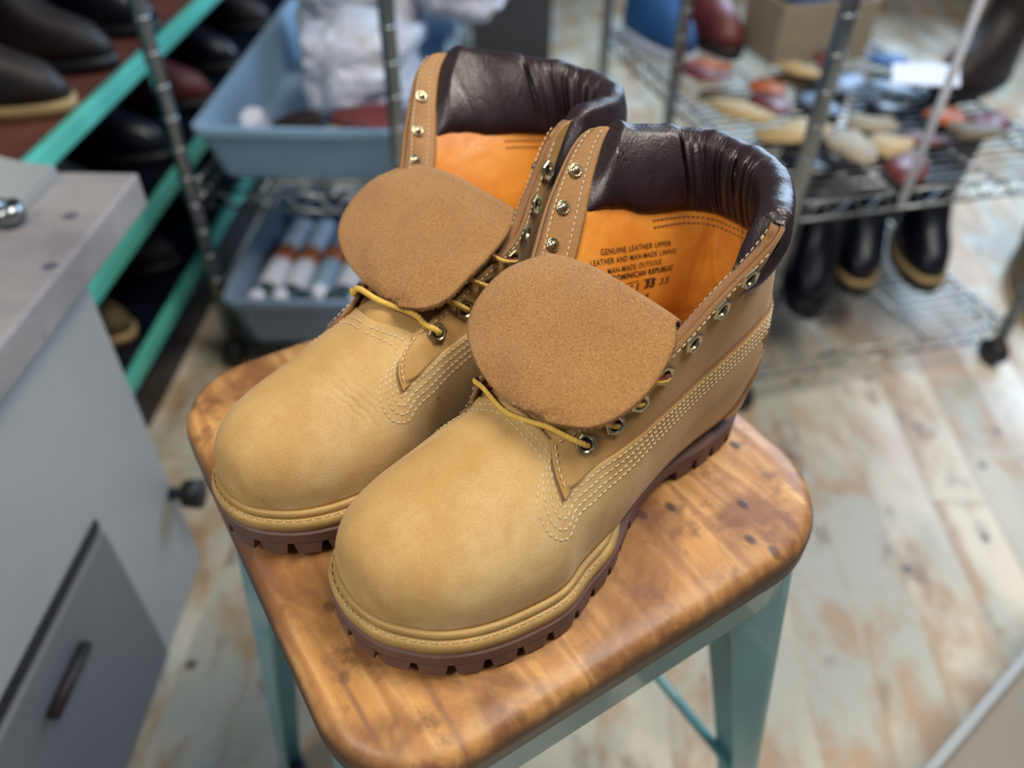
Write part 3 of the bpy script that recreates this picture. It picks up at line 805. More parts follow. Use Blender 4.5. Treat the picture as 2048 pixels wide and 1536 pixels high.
#BOOT_END
def tongue(bt, fold, outl, lower, hump=.006, thick=.0028):
    """suede tongue folded over the laces; fold = two end points, outl = list of (v, left, right) control points on the flap"""
    s = bt; A, B = np.array(fold[0], float), np.array(fold[1], float)
    rows = [(A, B)] + [(np.array(a, float), np.array(b, float)) for a, b in outl]
    nu, nv = 46, 60
    rl = np.array([r[0] for r in rows]); rr = np.array([r[1] for r in rows])
    V = []
    vv = np.linspace(0, 1, nv); W = np.linspace(-1, 1, nu)
    LL = crv(rl, vv * (len(rows) - 1)); RR = crv(rr, vv * (len(rows) - 1))
    for i, v in enumerate(vv):
        for u in W:
            f = (u + 1) / 2; p = LL[i] * (1 - f) + RR[i] * f
            w = np.linalg.norm(RR[i] - LL[i]) / .09
            p = p + np.array([0, 0, hump * (1 - u * u) * min(1, w) * (1 - .25 * v)])
            p += np.array([.0008 * math.sin(u * 4 + v * 3), 0, .0007 * math.sin(u * 9 + 1) * math.sin(v * 7)])
            V.append(p)
    F = grid_faces(nv, nu)
    n0 = len(V)
    # fold roll and the part running down into the boot
    V2 = []
    C0 = np.array(lower[0], float); C1 = np.array(lower[1], float)
    top = np.array(V[:nu])
    rad = .006
    nxt = np.array(V[nu:2 * nu]); dirv = (nxt - top).mean(0); dirv /= np.linalg.norm(dirv)
    upn = np.array([-dirv[2], 0, dirv[0]]); upn = upn if upn[2] > 0 else -upn
    rolls = []
    for a in np.linspace(0, 165, 10)[1:]:
        a = math.radians(a); rolls.append(top - dirv * rad * math.sin(a) - upn * rad * (1 - math.cos(a)))
    last = rolls[-1]
    for q in np.linspace(0, 1, 20)[1:]:
        tgt = np.array([C0 * (1 - (u + 1) / 2) + C1 * ((u + 1) / 2) for u in W])
        rolls.append(last * (1 - q) + tgt * q + np.array([0, 0, -.004 * math.sin(math.pi * q)]))
    allrows = list(np.array(rolls[::-1]).reshape(-1, 3)) + list(V)
    nr = len(rolls) + nv
    o = s.mesh('tongue', allrows, grid_faces(nr, nu), [M_SUEDE, M_EDGE])
    o['label'] = 'tan suede tongue folded forward over the laces'
    solidify(o, thick, 0, 1)
    # nap: short fibres over the flap and its cut edges
    P = np.array(V).reshape(nv, nu, 3); mb = MB(); rs = np.random.RandomState(3)
    nrm = np.cross(P[1:, :-1] - P[:-1, :-1], P[:-1, 1:] - P[:-1, :-1]); nrm /= np.linalg.norm(nrm, axis=-1, keepdims=True)
    if nrm[..., 2].mean() < 0: nrm = -nrm
    def fibre(p, d, L, w):
        d = d / (np.linalg.norm(d) + 1e-9); sd = np.cross(d, rs.randn(3)); sd /= np.linalg.norm(sd) + 1e-9
        mb.add([p - sd * w, p + sd * w, p + d * L], [(0, 1, 2)])
    for _ in range(16000):
        i = rs.randint(0, nv - 1); j = rs.randint(0, nu - 1); a, b = rs.rand(2)
        p = P[i, j] * (1 - a) * (1 - b) + P[i + 1, j] * a * (1 - b) + P[i, j + 1] * (1 - a) * b + P[i + 1, j + 1] * a * b
        fibre(p + nrm[i, j] * thick * .5, nrm[i, j] * .5 + rs.randn(3) * .7, rs.uniform(.0005, .0012), .00009)
    edge = [(P[i, 0], P[i, 0] - P[i, 2]) for i in range(nv)] + [(P[i, -1], P[i, -1] - P[i, -3]) for i in range(nv)] + [(P[-1, j], P[-1, j] - P[-3, j]) for j in range(nu)]
    for _ in range(3200):
        q = rs.randint(len(edge)); p, d = edge[q]
        nb = edge[min(q + 1, len(edge) - 1)][0]
        if np.linalg.norm(nb - p) < .01: p = p + (nb - p) * rs.rand()
        dd = d / (np.linalg.norm(d) + 1e-9)
        fibre(p + np.array([0, 0, rs.uniform(-thick, thick) * .45]), dd + rs.randn(3) * .5, rs.uniform(.0008, .0019), .00011)
    f = s.mesh('suede_nap', mb.v, mb.f, [M_SUEDE], o, smooth=False); f['kind'] = 'stuff'
    return o
def gusset(bt, quad, name='gusset'):
    a, b, c, d = [np.array(q, float) for q in quad]; V = []
    n = 14
    for i in range(n):
        for j in range(n):
            u, v = i / (n - 1), j / (n - 1)
            p = a * (1 - u) * (1 - v) + b * u * (1 - v) + c * u * v + d * (1 - u) * v
            V.append(p + np.array([0, .0, -.004 * math.sin(math.pi * u) * math.sin(math.pi * v)]))
    o = bt.mesh(name, V, grid_faces(n, n), [M_NUB2]); solidify(o, .0014, 0); return o

def boot_root(label, O, ang, mirror):
    r = thing('work_boot', label, 'boot', O, ang, 'pair of wheat work boots')
    if mirror: r['mirror'] = 1
    return r
# near boot (left foot)
root1 = boot_root('wheat nubuck work boot nearer the camera, writing printed on its orange lining', (.150, .425, SEAT_Z), math.radians(223), 0)
TA = [(.194, .021, .104), (.165, .030, .120), (.135, .038, .139), (.098, .042, .163), (.070, .048, .187), (.049, .038, .189), (.025, .023, .188), (.006, .005, .187), (-.002, -.015, .187)]
TB = [(.200, -.040, .099), (.165, -.050, .119), (.130, -.068, .141), (.094, -.088, .167), (.056, -.099, .190), (.030, -.084, .186), (.006, -.066, .184), (-.004, -.041, .186)]
b1 = Boot(root1, TA, TB, -.008); b1.build()
tongue(b1, ((.127, -.060, .150), (.117, .028, .146)),
       [((.150, -.066, .147), (.128, .037, .144)), ((.170, -.065, .139), (.143, .043, .139)), ((.184, -.059, .130), (.158, .046, .134)),
        ((.195, -.044, .126), (.175, .045, .129)), ((.202, -.024, .123), (.189, .038, .125)), ((.204, -.002, .122), (.199, .020, .123))],
       ((.190, -.040, .094), (.190, .022, .098)))
gusset(b1, ((.118, .026, .139), (.112, .037, .143), (.160, .030, .112), (.162, .020, .108)))
# far boot (right foot)
root2 = boot_root('wheat nubuck work boot partly behind the other, at the left of the seat', (0.0487, 0.5125, SEAT_Z), math.radians(227), 1)
TA2 = [(0.172, 0.024, 0.102), (0.143, 0.026, 0.120), (0.109, 0.035, 0.143), (0.080, 0.024, 0.162), (0.048, 0.014, 0.188), (0.024, 0.017, 0.190), (-0.004, 0.016, 0.190), (-0.027, -0.001, 0.188), (-0.034, -0.028, 0.187)]
TB2 = [(0.184, -0.031, 0.100), (0.146, -0.048, 0.121), (0.107, -0.074, 0.147), (0.074, -0.103, 0.167), (0.034, -0.128, 0.190), (0.003, -0.106, 0.190), (-0.016, -0.076, 0.189), (-0.029, -0.051, 0.188)]
b2 = Boot(root2, TA2, TB2, 0); b2.build()
tongue(b2, ((0.097, -0.079, 0.148), (0.094, 0.021, 0.148)),
       [((0.1220, -0.0850, 0.1435), (0.1120, 0.0300, 0.1455)), ((0.1430, -0.0850, 0.1330), (0.1320, 0.0340, 0.1400)), ((0.1600, -0.0750, 0.1245), (0.1490, 0.0360, 0.1355)),
        ((0.1710, -0.0560, 0.1200), (0.1640, 0.0350, 0.1280)), ((0.1780, -0.0320, 0.1185), (0.1750, 0.0280, 0.1235)), ((0.1810, -0.0070, 0.1190), (0.1820, 0.0130, 0.1210))],
       ((0.172, -0.033, 0.094), (0.166, 0.021, 0.096)))
gusset(b2, ((0.096, 0.017, 0.140), (0.089, 0.026, 0.146), (0.138, 0.025, 0.112), (0.141, 0.016, 0.108)))
for r in (root1, root2):
    if 'mirror' in r: del r['mirror']

# ---------------------------------------------------------------- writing stamped on the lining of the near boot
def stamp(bt, lines):
    from mathutils.bvhtree import BVHTree
    lm = bt.lining.data; ym = [v.co.copy() for v in lm.vertices]
    polys = [tuple(p.vertices) for p in lm.polygons if p.center.y < -.012 and p.center.x > .01]
    tree = BVHTree.FromPolygons(ym, polys)
    for (txt, size, p0, p1, bold, shear) in lines:
        cu = bpy.data.curves.new('t', 'FONT'); cu.body = txt; cu.size = 1; cu.offset = bold; cu.shear = shear; cu.space_character = 1.12; cu.resolution_u = 3
        to = bpy.data.objects.new('t', cu); COL.objects.link(to); bpy.context.view_layer.update()
        me = bpy.data.meshes.new_from_object(to.evaluated_get(bpy.context.evaluated_depsgraph_get()))
        bpy.data.objects.remove(to)
        bm = bmesh.new(); bm.from_mesh(me); bmesh.ops.triangulate(bm, faces=bm.faces); bmesh.ops.subdivide_edges(bm, edges=[e for e in bm.edges if e.calc_length() > .25], cuts=2); bmesh.ops.triangulate(bm, faces=bm.faces)
        co = np.array([v.co[:] for v in bm.verts]); x0, x1 = co[:, 0].min(), co[:, 0].max()
        a = np.array(p0); b = np.array(p1); d = (b - a); L = np.linalg.norm(d); d /= L; n = np.array([-d[1], d[0]])
        if n[1] < 0: n = -n
        sx = L / (x1 - x0)
        V = []
        for c in co:
            q = a + d * (c[0] - x0) * sx + n * c[1] * size
            hit = tree.ray_cast(Vector((q[0], .06, q[1])), Vector((0, -1, 0)))
            h, nn = (hit[0], hit[1]) if hit[0] is not None else (Vector((q[0], -.05, q[1])), Vector((0, 1, 0)))
            if nn.y < 0: nn = -nn
            V.append(np.array(h + nn * .00035))
        F = [tuple(v.index for v in f.verts) for f in bm.faces]; bm.free(); bpy.data.meshes.remove(me)
        o = bt.mesh('printed_text', V, F, [M_INK], bt.lining, smooth=False)
stamp(b1, [('GENUINE LEATHER UPPER', .0046, (0.0818, 0.1342), (0.0283, 0.1252), .002, .1),
 ('LEATHER AND MAN-MADE LINING', .0045, (0.0914, 0.1306), (0.0247, 0.1195), .002, .1),
 ('MAN-MADE OUTSOLE', .0045, (0.0812, 0.1233), (0.0377, 0.1163), .002, .1),
 ('MADE IN DOMINICAN REPUBLIC', .0047, (0.1010, 0.1224), (0.0285, 0.1095), .02, .1),
 ('10061', .0068, (0.0859, 0.1103), (0.0590, 0.1060), .02, .25), ('35', .0064, (0.0550, 0.1059), (0.0444, 0.1039), .05, .3), ('35', .0058, (0.0424, 0.1038), (0.0322, 0.1019), .0, .3),
 ('0174', .0060, (0.0745, 0.1016), (0.0515, 0.0977), .0, .3), ('-', .0040, (0.0700, 0.1129), (0.0585, 0.1112), .0, 0), ('-', .0040, (0.0545, 0.1102), (0.0450, 0.1086), .02, 0)])

# ---------------------------------------------------------------- stool
E1 = Vector((math.cos(math.radians(33)), math.sin(math.radians(33)), 0)); E2 = Vector((-E1.y, E1.x, 0))
SC = E1 * .194 + E2 * .327                       # seat centre
stool = thing('stool', 'teal metal stool with a worn varnished wooden seat under the boots', 'stool', (SC.x, SC.y, 0), math.radians(33))
def rrect(hx, hy, rad, n=14):
    out = []
    for (sx, sy, a0) in ((1, 1, 0), (-1, 1, 90), (-1, -1, 180), (1, -1, 270)):
        r_ = rad[(sx, sy)] if isinstance(rad, dict) else rad
        for i in range(n):
            a = math.radians(a0 + 90 * i / (n - 1)); out.append((sx * (hx - r_) + r_ * math.cos(a), sy * (hy - r_) + r_ * math.sin(a)))
    return np.array(out)
def seat_mesh():
    prof = [(.010, .590), (.0, .596), (.0, .609), (.0025, .6155), (.009, .6193), (.02, .62), (.05, .6199)]
    V = []; F = []
    rd = {(1, 1): .07, (-1, 1): .062, (-1, -1): .062, (1, -1): .075}
    n = 0
    for ins, z in prof:
        P = rrect(.176 - ins, .180 - ins, {k: max(.012, v - ins) for k, v in rd.items()}); n = len(P)
        V += [(p[0], p[1], z) for p in P]
    for i in range(len(prof) - 1):
        for j in range(n): F.append((i * n + j, i * n + (j + 1) % n, (i + 1) * n + (j + 1) % n, (i + 1) * n + j))
    F.append(tuple(range(n))[::-1]); F.append(tuple((len(prof) - 1) * n + j for j in range(n)))
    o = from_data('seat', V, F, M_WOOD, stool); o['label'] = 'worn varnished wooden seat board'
    o.data.polygons.foreach_set('use_smooth', [len(p.vertices) == 4 for p in o.data.polygons])
seat_mesh()
def apron():
    V = []; F = []; n = 0
    for ins, z in ((.004, .5895), (.006, .590), (.0075, .546), (.0095, .546), (.0085, .5885)):
        P = rrect(.175 - ins, .179 - ins, .058); n = len(P); V += [(p[0], p[1], z) for p in P]
    for i in range(4):
        for j in range(n): F.append((i * n + j, i * n + (j + 1) % n, (i + 1) * n + (j + 1) % n, (i + 1) * n + j))
    from_data('apron', V, F, M_TEAL, stool)
apron()
def leg(sx, sy):
    # tapered pressed-steel leg: L section with rolled outer edges
    V = []; F = []; rows = 14
    for i in range(rows):
        f = i / (rows - 1); z = .585 * (1 - f)
        w = .034 * (1 - f) ** 1.6 + .036 - .008 * f + (.03 * max(0, 1 - f / .10) ** 2)
        cx = sx * (.158 + .052 * f); cy = sy * (.158 + (.060 if sy < 0 else .008) * f)
        r_ = .016
        wy = w + .022 * (1 - .4 * f) + .03 * (1 - f) ** 1.5
        pts = [(cx - sx * w, cy - sy * .0035), (cx - sx * w, cy), (cx - sx * r_, cy), (cx - sx * r_ * .4, cy - sy * r_ * .12), (cx - sx * r_ * .12, cy - sy * r_ * .4), (cx, cy - sy * r_), (cx, cy - sy * wy), (cx - sx * .0035, cy - sy * wy),
               (cx - sx * .0025, cy - sy * r_), (cx - sx * r_ * .3, cy - sy * r_ * .5), (cx - sx * r_ * .5, cy - sy * r_ * .3), (cx - sx * r_, cy - sy * .0025)]
        V += [(p[0], p[1], z) for p in pts]
    n = 12
    for i in range(rows - 1):
        for j in range(n): F.append((i * n + j, i * n + (j + 1) % n, (i + 1) * n + (j + 1) % n, (i + 1) * n + j))
    F.append(tuple((rows - 1) * n + j for j in range(n)))
    o = from_data('leg', V, F, M_TEAL, stool, smooth=False)
    bm = bmesh.new(); bm.from_mesh(o.data); bmesh.ops.recalc_face_normals(bm, faces=bm.faces); bm.to_mesh(o.data); bm.free()
    box('rubber_foot', (sx * .194 - .016, sy * (.204 if sy < 0 else .152) - .016, 0), (sx * .194 + .016, sy * (.204 if sy < 0 else .152) + .016, .012), M_BLACK, o, .003)
for sx in (-1, 1):
    for sy in (-1, 1): leg(sx, sy)
for a, b, z in (((1, -1), (1, 1), .19), ((-1, -1), (1, -1), .14)):
    f = 1 - z / .585
    P_ = [(p[0] * (.151 + .052 * f), p[1] * (.153 + (.060 if p[1] < 0 else .008) * f), z) for p in (a, b)]
    mb = MB(); mb.tube(P_, .0055, 12); mb.build('brace_bar', M_TEAL, stool)

# ---------------------------------------------------------------- room shell
fl = box('floor', (-2.2, -1.2, -.05), (3.2, 4.6, 0), M_FLOOR); tag(fl, None, None, kind='structure')
wl = box('wall_left', (-1.16, -.4, 0), (-1.10, 4.6, 2.4), M_WALL); tag(wl, None, None, kind='structure')
wb = box('wall_back', (-1.10, 4.54, 0), (3.2, 4.6, 2.4), M_WALL); tag(wb, None, None, kind='structure')

# ---------------------------------------------------------------- grey machine bench at the left
cab = thing('machine_bench', 'grey metal machine bench with a spotted top slab and dark front door', 'workbench', (-.80, .40, 0))
def cbox(name, lo, hi, mat, parent=None, bev=.004): return box(name, (lo[0] + .80, lo[1] - .40, lo[2]), (hi[0] + .80, hi[1] - .40, hi[2]), mat, parent or cab, bev)
cbox('body', (-1.06, -.05, 0), (-.472, .718, .528), M_CAB, bev=.006)
cbox('top_slab', (-1.08, -.08, .5285), (-.455, .868, .572), M_SLAB, bev=.004)
cbox('support_bracket', (-.64, .719, .35), (-.60, .83, .528), M_CAB)
d_ = cbox('door', (-.4715, -.04, .02), (-.462, .552, .288), M_DOOR, bev=.003)
cbox('door_gap', (-.4718, -.045, .2885), (-.4690, .556, .302), M_BLACK, bev=0)
mb = MB(); mb.tube([(-.455 + .80, y - .40, .235) for y in (.36, .44)], .007, 12); mb.build('door_handle', M_DKLEATH, d_)
mb = MB()
mb.tube([(-.472 + .80, .705 - .40, .172), (-.452 + .80, .705 - .40, .172)], .009, 14); mb.tube([(-.452 + .80, .705 - .40, .172), (-.428 + .80, .705 - .40, .172)], [.019, .021], 18)
mb.build('knob', M_BLACK, cab)
# sloping guard standing on the slab
V = []; F = []
for i in range(17):
    f = i / 16; x = -.545 - .30 * f; z = .573 + .17 * f ** 1.7
    V += [(x, .885, .573), (x, .885, z + .012), (x, .80, z + .012), (x, .80, .573)]
for i in range(16):
    for j in range(4): F.append((i * 4 + j, i * 4 + (j + 1) % 4, (i + 1) * 4 + (j + 1) % 4, (i + 1) * 4 + j))
F += [(0, 1, 2, 3), (67, 66, 65, 64)]
g_ = from_data('machine_guard', [(a, b - .03, c) for a, b, c in V], F, M_CAB, None, smooth=False)
tag(g_, 'pale grey curved metal guard standing on the bench slab', 'machine guard')
mb = MB(); mb.tube([(-.70, .62, .60), (-.62, .68, .612), (-.565, .725, .600), (-.545, .742, .592)], .010, 14); mb.tube([(-.545, .742, .594), (-.543, .743, .578)], .016, 14)
h_ = mb.build('machine_lever', M_CHROME); tag(h_, 'bent steel lever lying on the bench slab beside the guard', 'lever')

# ---------------------------------------------------------------- teal shoe shelves along the left wall
ts = thing('shoe_rack', 'mint edged shoe shelves with terracotta boards along the left wall', 'shelf', (-.88, .9, 0))
for z, zl in ((.102, .102), (.293, .293), (.515, .515), (.86, .86)):
    s_ = box('shelf_board', (-.20, .01, z - .018), (.205, 3.2, z - .002), M_TERRA if z > .5 else M_NAVY, ts, .002)  # lower boards in navy: the shade between the shelves put into their colour
    box('shelf_lip', (.205, .01, z - .020), (.220, 3.2, z + .012), M_MINT, s_, .003)
for y in (.03, 1.45, 3.18): 
    box('upright', (-.20, y - .012, 0), (-.17, y + .012, 1.2), M_MINT, ts, .002)
box('side_panel', (-.17, -.002, .0), (.20, .008, .86), M_MINT, ts, .001)
box('plinth', (-.20, .01, 0), (.222, 3.2, .078), M_NAVY, ts, .002)

def boot_prop(name, label, cat, loc, rz, h, upper, sole, group=None, welt=None, L=.27, shaft=.085, lean=0):
    """simple boot or welly: sole, upper with hollow shaft"""
    t = thing(name, label, cat, loc, rz, group)
    n = 28
    def ring(cx, hx, hy, z, sq=2.3):
        out = []
        for j in range(n):
            a = 2 * math.pi * j / n; c, s_ = math.cos(a), math.sin(a)
            out.append((cx + hx * math.copysign(abs(c) ** (2 / sq), c), hy * math.copysign(abs(s_) ** (2 / sq), s_), z))
        return out
    def loft(rs_, nm, mat, capt=True):
        V = [p for r_ in rs_ for p in r_]; F = []
        for i in range(len(rs_) - 1):
            for j in range(n): F.append((i * n + j, i * n + (j + 1) % n, (i + 1) * n + (j + 1) % n, (i + 1) * n + j))
        F.append(tuple(range(n))[::-1])
        if capt: F.append(tuple((len(rs_) - 1) * n + j for j in range(n)))
        return from_data(nm, V, F, mat, t)
    loft([ring(L * .46, L * .5, .045, 0), ring(L * .46, L * .505, .048, .022)], 'sole', sole)
    if welt is not None: loft([ring(L * .46, L * .512, .050, .0225), ring(L * .46, L * .512, .050, .036)], 'welt', welt)
    z0 = .037 if welt is not None else .0225
    hs = shaft / 2 + .012
    rs_ = [ring(L * .46, L * .49, .044, z0), ring(L * .45, L * .48, .046, z0 + .02), ring(L * .42, L * .44, .044, z0 + .045), ring(L * .33, L * .33, .043, z0 + .066), ring(L * .24, hs + .02, .043, z0 + .088), ring(L * .20, hs + .004, .042, z0 + .115)]
    for f in np.linspace(.1, 1, 7)[0:]:
        z = z0 + .115 + (h - z0 - .115) * f
        rs_.append(ring(L * .20 + lean * f, hs + .002 + .010 * f, .043 + .012 * f, z, 2.1))
    top = rs_[-1]
    c = (L * .20 + lean)
    rs_.append([(c + (p[0] - c) * .93, p[1] * .93, h + .002) for p in top]); rs_.append([(c + (p[0] - c) * .90, p[1] * .90, h - .06) for p in top])
    loft(rs_, 'upper', upper)
    return t
shoes = [
 ('dark boot with tan toe at the near end of the upper mint shelf', -.74, 1.16, 15, .20, M_DKLEATH, M_CREPE),
 ('dark brown boot behind the tan toed one on the upper mint shelf', -.75, 1.36, 12, .24, M_DKLEATH, M_BLACK),
 ('black boot third along the upper mint shelf', -.74, 1.56, 8, .22, M_NAVY, M_BLACK),
 ('olive boot beyond the steel post on the upper mint shelf', -.75, 1.84, 12, .20, M_BRLEATH, M_CREPE),
 ('olive boot furthest along the upper mint shelf', -.75, 2.06, 6, .20, M_BRLEATH, M_CREPE)]
for lb, x, y, rz, h, um, so in shoes:
    boot_prop('shelf_boot', lb, 'boot', (x - .182, y, .5152), math.radians(rz - 8), h, um, so, 'boots on the upper mint shelf', L=.25)
for k, y in enumerate((1.25, 1.48, 1.74, 2.0, 2.3)):
    boot_prop('shelf_boot', 'dark boot in the shade of the middle mint shelf', 'boot', (-.93, y, .2932), math.radians(4 * (k % 3) - 2), .17, M_NAVY if k % 2 else M_OXBLOOD if k == 2 else M_DKLEATH, M_BLACK, 'boots on the middle mint shelf', L=.25)
for k, y in enumerate((1.14, 1.36, 1.62, 1.9, 2.2)):
    boot_prop('shelf_boot', 'low boot on the bottom mint shelf', 'boot', (-.93, y, .1022), math.radians(5 * (k % 2)), .15, [M_BRLEATH, M_DKLEATH, M_NAVY, M_DKLEATH, M_BRLEATH][k], M_CREPE if k in (0, 4) else M_BLACK, 'boots on the bottom mint shelf', L=.24)

# ---------------------------------------------------------------- chrome wire racks
def wire_rack(name, label, loc, rz, W, D, posts, levels, top):
    t = thing(name, label, 'wire rack', loc, rz)
    for (x, y) in posts:
        z0 = .0
        p_ = MB(); p_.tube([(x, y, .06), (x, y, top)], .0125, 16)
        for zz in np.arange(.10, top, .05): p_.tube([(x, y, zz), (x, y, zz + .004)], .0134, 16)
        po = p_.build('post', M_CHROME, t)
        c = MB(); c.tube([(x - .012, y, .028), (x + .012, y, .028)], .028, 20); c.tube([(x, y, .045), (x, y, .062)], .012, 12); c.build('caster', M_BLACK, po)
    for z in levels:
        s_ = MB()
        for zz in (z, z - .030):
            s_.tube([(0, 0, zz), (W, 0, zz), (W, D, zz), (0, D, zz), (0, 0, zz)], .0032, 8)
        for y0 in (0, D):
            k = 0; x = .02
            pts = []
            while x < W - .02: pts.append((x, y0, z if k % 2 else z - .030)); x += .028; k += 1
            s_.tube(pts, .0022, 6)
        for x0 in (0, W):
            k = 0; y = .02; pts = []
            while y < D - .02: pts.append((x0, y, z if k % 2 else z - .030)); y += .028; k += 1
            s_.tube(pts, .0022, 6)
        y = .022
        while y < D - .01: s_.tube([(0, y, z + .003), (W, y, z + .003)], .0022, 6); y += .024
        for x0 in (W * .33, W * .67): s_.tube([(x0, 0, z - .004), (x0, D, z - .004)], .003, 8)
        s_.build('wire_shelf', M_CHROME, t)
    return t
rk1 = wire_rack('wire_shelf_rack', 'narrow chrome wire rack holding the blue plastic totes', (-.548, 1.195, 0), math.radians(-3.5), .362, .92, [(0, 0), (.362, 0), (0, .92), (.362, .92)], (.075, .378, 1.05), 1.25)
RZ2 = math.radians(15)
rk2 = wire_rack('wire_shelf_rack', 'wide chrome wire rack on casters at the right', (.43, 1.09, 0), RZ2, .56, .86, [(0, 0), (.56, 0), (.04, .55), (0, .86), (.56, .86)], (.095, .425, 1.05), 1.25)
def R2(x, y, z): 
    return (.43 + x * math.cos(RZ2) - y * math.sin(RZ2), 1.09 + x * math.sin(RZ2) + y * math.cos(RZ2), z)

# ---------------------------------------------------------------- totes and their contents
def tote(label, lo, hi, mat, rz=0, group=None, flare=.018):
    """open plastic tote with a rolled rim"""
    cx, cy = (lo[0] + hi[0]) / 2, (lo[1] + hi[1]) / 2; hx, hy = (hi[0] - lo[0]) / 2, (hi[1] - lo[1]) / 2; h = hi[2] - lo[2]
    t = thing('plastic_tote', label, 'tote', (cx, cy, lo[2]), rz, group)
    prof = [(-flare, 0), (0, h - .014), (.008, h - .012), (.008, h), (-.006, h), (-.008 - flare * .1, h - .016), (-flare - .006, .005)]
    V = []; F = []
    for ins, z in prof:
        P = rrect(hx + ins, hy + ins, .025, 8); n = len(P); V += [(p[0], p[1], z) for p in P]
    for i in range(len(prof) - 1):
        for j in range(n): F.append((i * n + j, i * n + (j + 1) % n, (i + 1) * n + (j + 1) % n, (i + 1) * n + j))
    F.append(tuple(range(n))[::-1]); F.append(tuple((len(prof) - 1) * n + j for j in range(n)))
    from_data('shell', V, F, mat, t, smooth=False)
    return t
tote('long blue grey tote full of bagged soles on the narrow rack', (-.522, 1.215, .384), (-.140, 1.93, .478), M_TOTE)
tote('low blue tote of tubes on the bottom shelf of the narrow rack', (-.519, 1.145, .081), (-.214, 1.56, .188), M_TOTEL)
def crumple(name, label, cat, c, s_, mat, seed, group=None, rz=0, amp=.16):
    bm = bmesh.new(); bmesh.ops.create_icosphere(bm, subdivisions=4, radius=1)
    r_ = np.random.RandomState(seed); K = r_.randn(14, 3) * 3.2; ph = r_.rand(14) * 6.28
    for v in bm.verts:
        p = np.array(v.co); q = np.sign(p) * np.abs(p) ** .72
        d = sum(abs(math.sin(float(K[i] @ p) + ph[i])) for i in range(14)) / 14 - .63
        q = q * (1 + d * amp * 5)
        q[2] = max(q[2], -.78)
        v.co = Vector(q)
    bmesh.ops.scale(bm, vec=s_, verts=bm.verts); bmesh.ops.rotate(bm, matrix=Matrix.Rotation(rz, 3, 'Z'), verts=bm.verts)
    o = from_bm(name, bm, mat, None, smooth=False); o.location = c; return tag(o, label, cat, group)
def sole_prop(label, c, rz, mat, tilt=0, group='shoe soles in the upper tote', L=.26):
    V = []; F = []; n = 40
    for z in (0, .010, .012):
        for j in range(n):
            a = 2 * math.pi * j / n; x = math.cos(a) * L / 2; w = .042 + .008 * math.cos(a) - .012 * math.exp(-((x + .02) / .05) ** 2)
            V.append((x * (1 if z < .011 else .97), math.sin(a) * w * (1 if z < .011 else .92), z))
    for i in range(2):
        for j in range(n): F.append((i * n + j, i * n + (j + 1) % n, (i + 1) * n + (j + 1) % n, (i + 1) * n + j))
    F.append(tuple(range(n))[::-1]); F.append(tuple(2 * n + j for j in range(n)))
    o = from_data('shoe_sole', V, F, mat, None, smooth=False); o.location = c; o.rotation_euler = (tilt, 0, rz); return tag(o, label, 'shoe sole', group)
crumple('plastic_bag', 'clear crumpled bag in the middle of the upper tote', 'plastic bag', (-.290, 1.475, .490), (.100, .125, .085), M_BAG, 1, 'plastic bags in the upper tote')
crumple('plastic_bag', 'clear crumpled bag at the far end of the upper tote', 'plastic bag', (-.33, 1.745, .502), (.125, .11, .10), M_BAG, 2, 'plastic bags in the upper tote')
crumple('plastic_bag', 'clear bag at the right edge of the upper tote beyond the post', 'plastic bag', (-.11, 1.72, .585), (.085, .11, .085), M_BAG, 5, 'plastic bags in the upper tote')
crumple('plastic_bag', 'small white bag at the near left corner of the upper tote', 'plastic bag', (-.455, 1.305, .425), (.022, .028, .046), M_WHITE, 7, 'plastic bags in the upper tote')
sole_prop('terracotta shoe sole at the near end of the upper tote', (-.255, 1.315, .452), math.radians(4), M_OXBLOOD, .2, L=.13)
sole_prop('tan shoe sole standing at the near end of the upper tote', (-.262, 1.290, .432), math.radians(2), M_CREPE, .25, L=.15)
sole_prop('dark shoe sole beside the terracotta one in the upper tote', (-.385, 1.325, .432), math.radians(20), M_DKLEATH, .3, L=.09)
def tube_prop(label, a, ang, L, capm, bodym, r=.020):
    t = thing('glue_tube', label, 'tube', a, ang, 'tubes in the lower tote')
    mb = MB(); mb.tube([(0, 0, 0), (0, L, 0)], r, 20); mb.build('tube_body', bodym, t)
    mb = MB(); mb.tube([(0, -.030, 0), (0, -.0005, 0)], [r * .55, r * .9], 20); mb.build('cap', capm, t)
    mb = MB(); mb.tube([(0, L * .35, 0), (0, L * .55, 0)], r + .0005, 20); mb.build('band', M_RUST, t)
tt_ = [(-.468, 1.305, M_GREENP), (-.419, 1.30, M_GREENP), (-.370, 1.305, M_WHITE), (-.321, 1.30, M_GREENP), (-.272, 1.305, M_RUST)]
for k, (x, y, cm) in enumerate(tt_):
    tube_prop(['white tube at the left side of the lower tote', 'white tube second from the left in the lower tote', 'white capped tube in the middle of the lower tote', 'white tube second from the right in the lower tote', 'orange capped tube at the right of the lower tote'][k],
              (x, y - .075, .150), math.radians(-4), .24, cm, M_WHITE if k != 2 else M_TOTE, .023)
for k, x in enumerate((-.472, -.430, -.382, -.334, -.288, -.252)):
    lathe_o = lathe('bottle_cap', [(.0001, 0), (.014, 0), (.014, .018), (.012, .021), (.0001, .021)], M_WHITE if k in (0, 1, 4) else M_GREENP, None, 18, (0, 0, 0)); lathe_o.location = (x, 1.181 + .003 * (k % 2), .160)
    lathe_o.rotation_euler = (.3, 0, 0)
    tag(lathe_o, ['white bottle cap nearest the left end of the lower tote', 'white bottle cap second from left in the lower tote', 'dark green cap third from left in the lower tote', 'dark green cap fourth from left in the lower tote', 'white bottle cap second from right in the lower tote', 'dark green cap at the right end of the lower tote'][k], 'cap', 'caps in the lower tote')

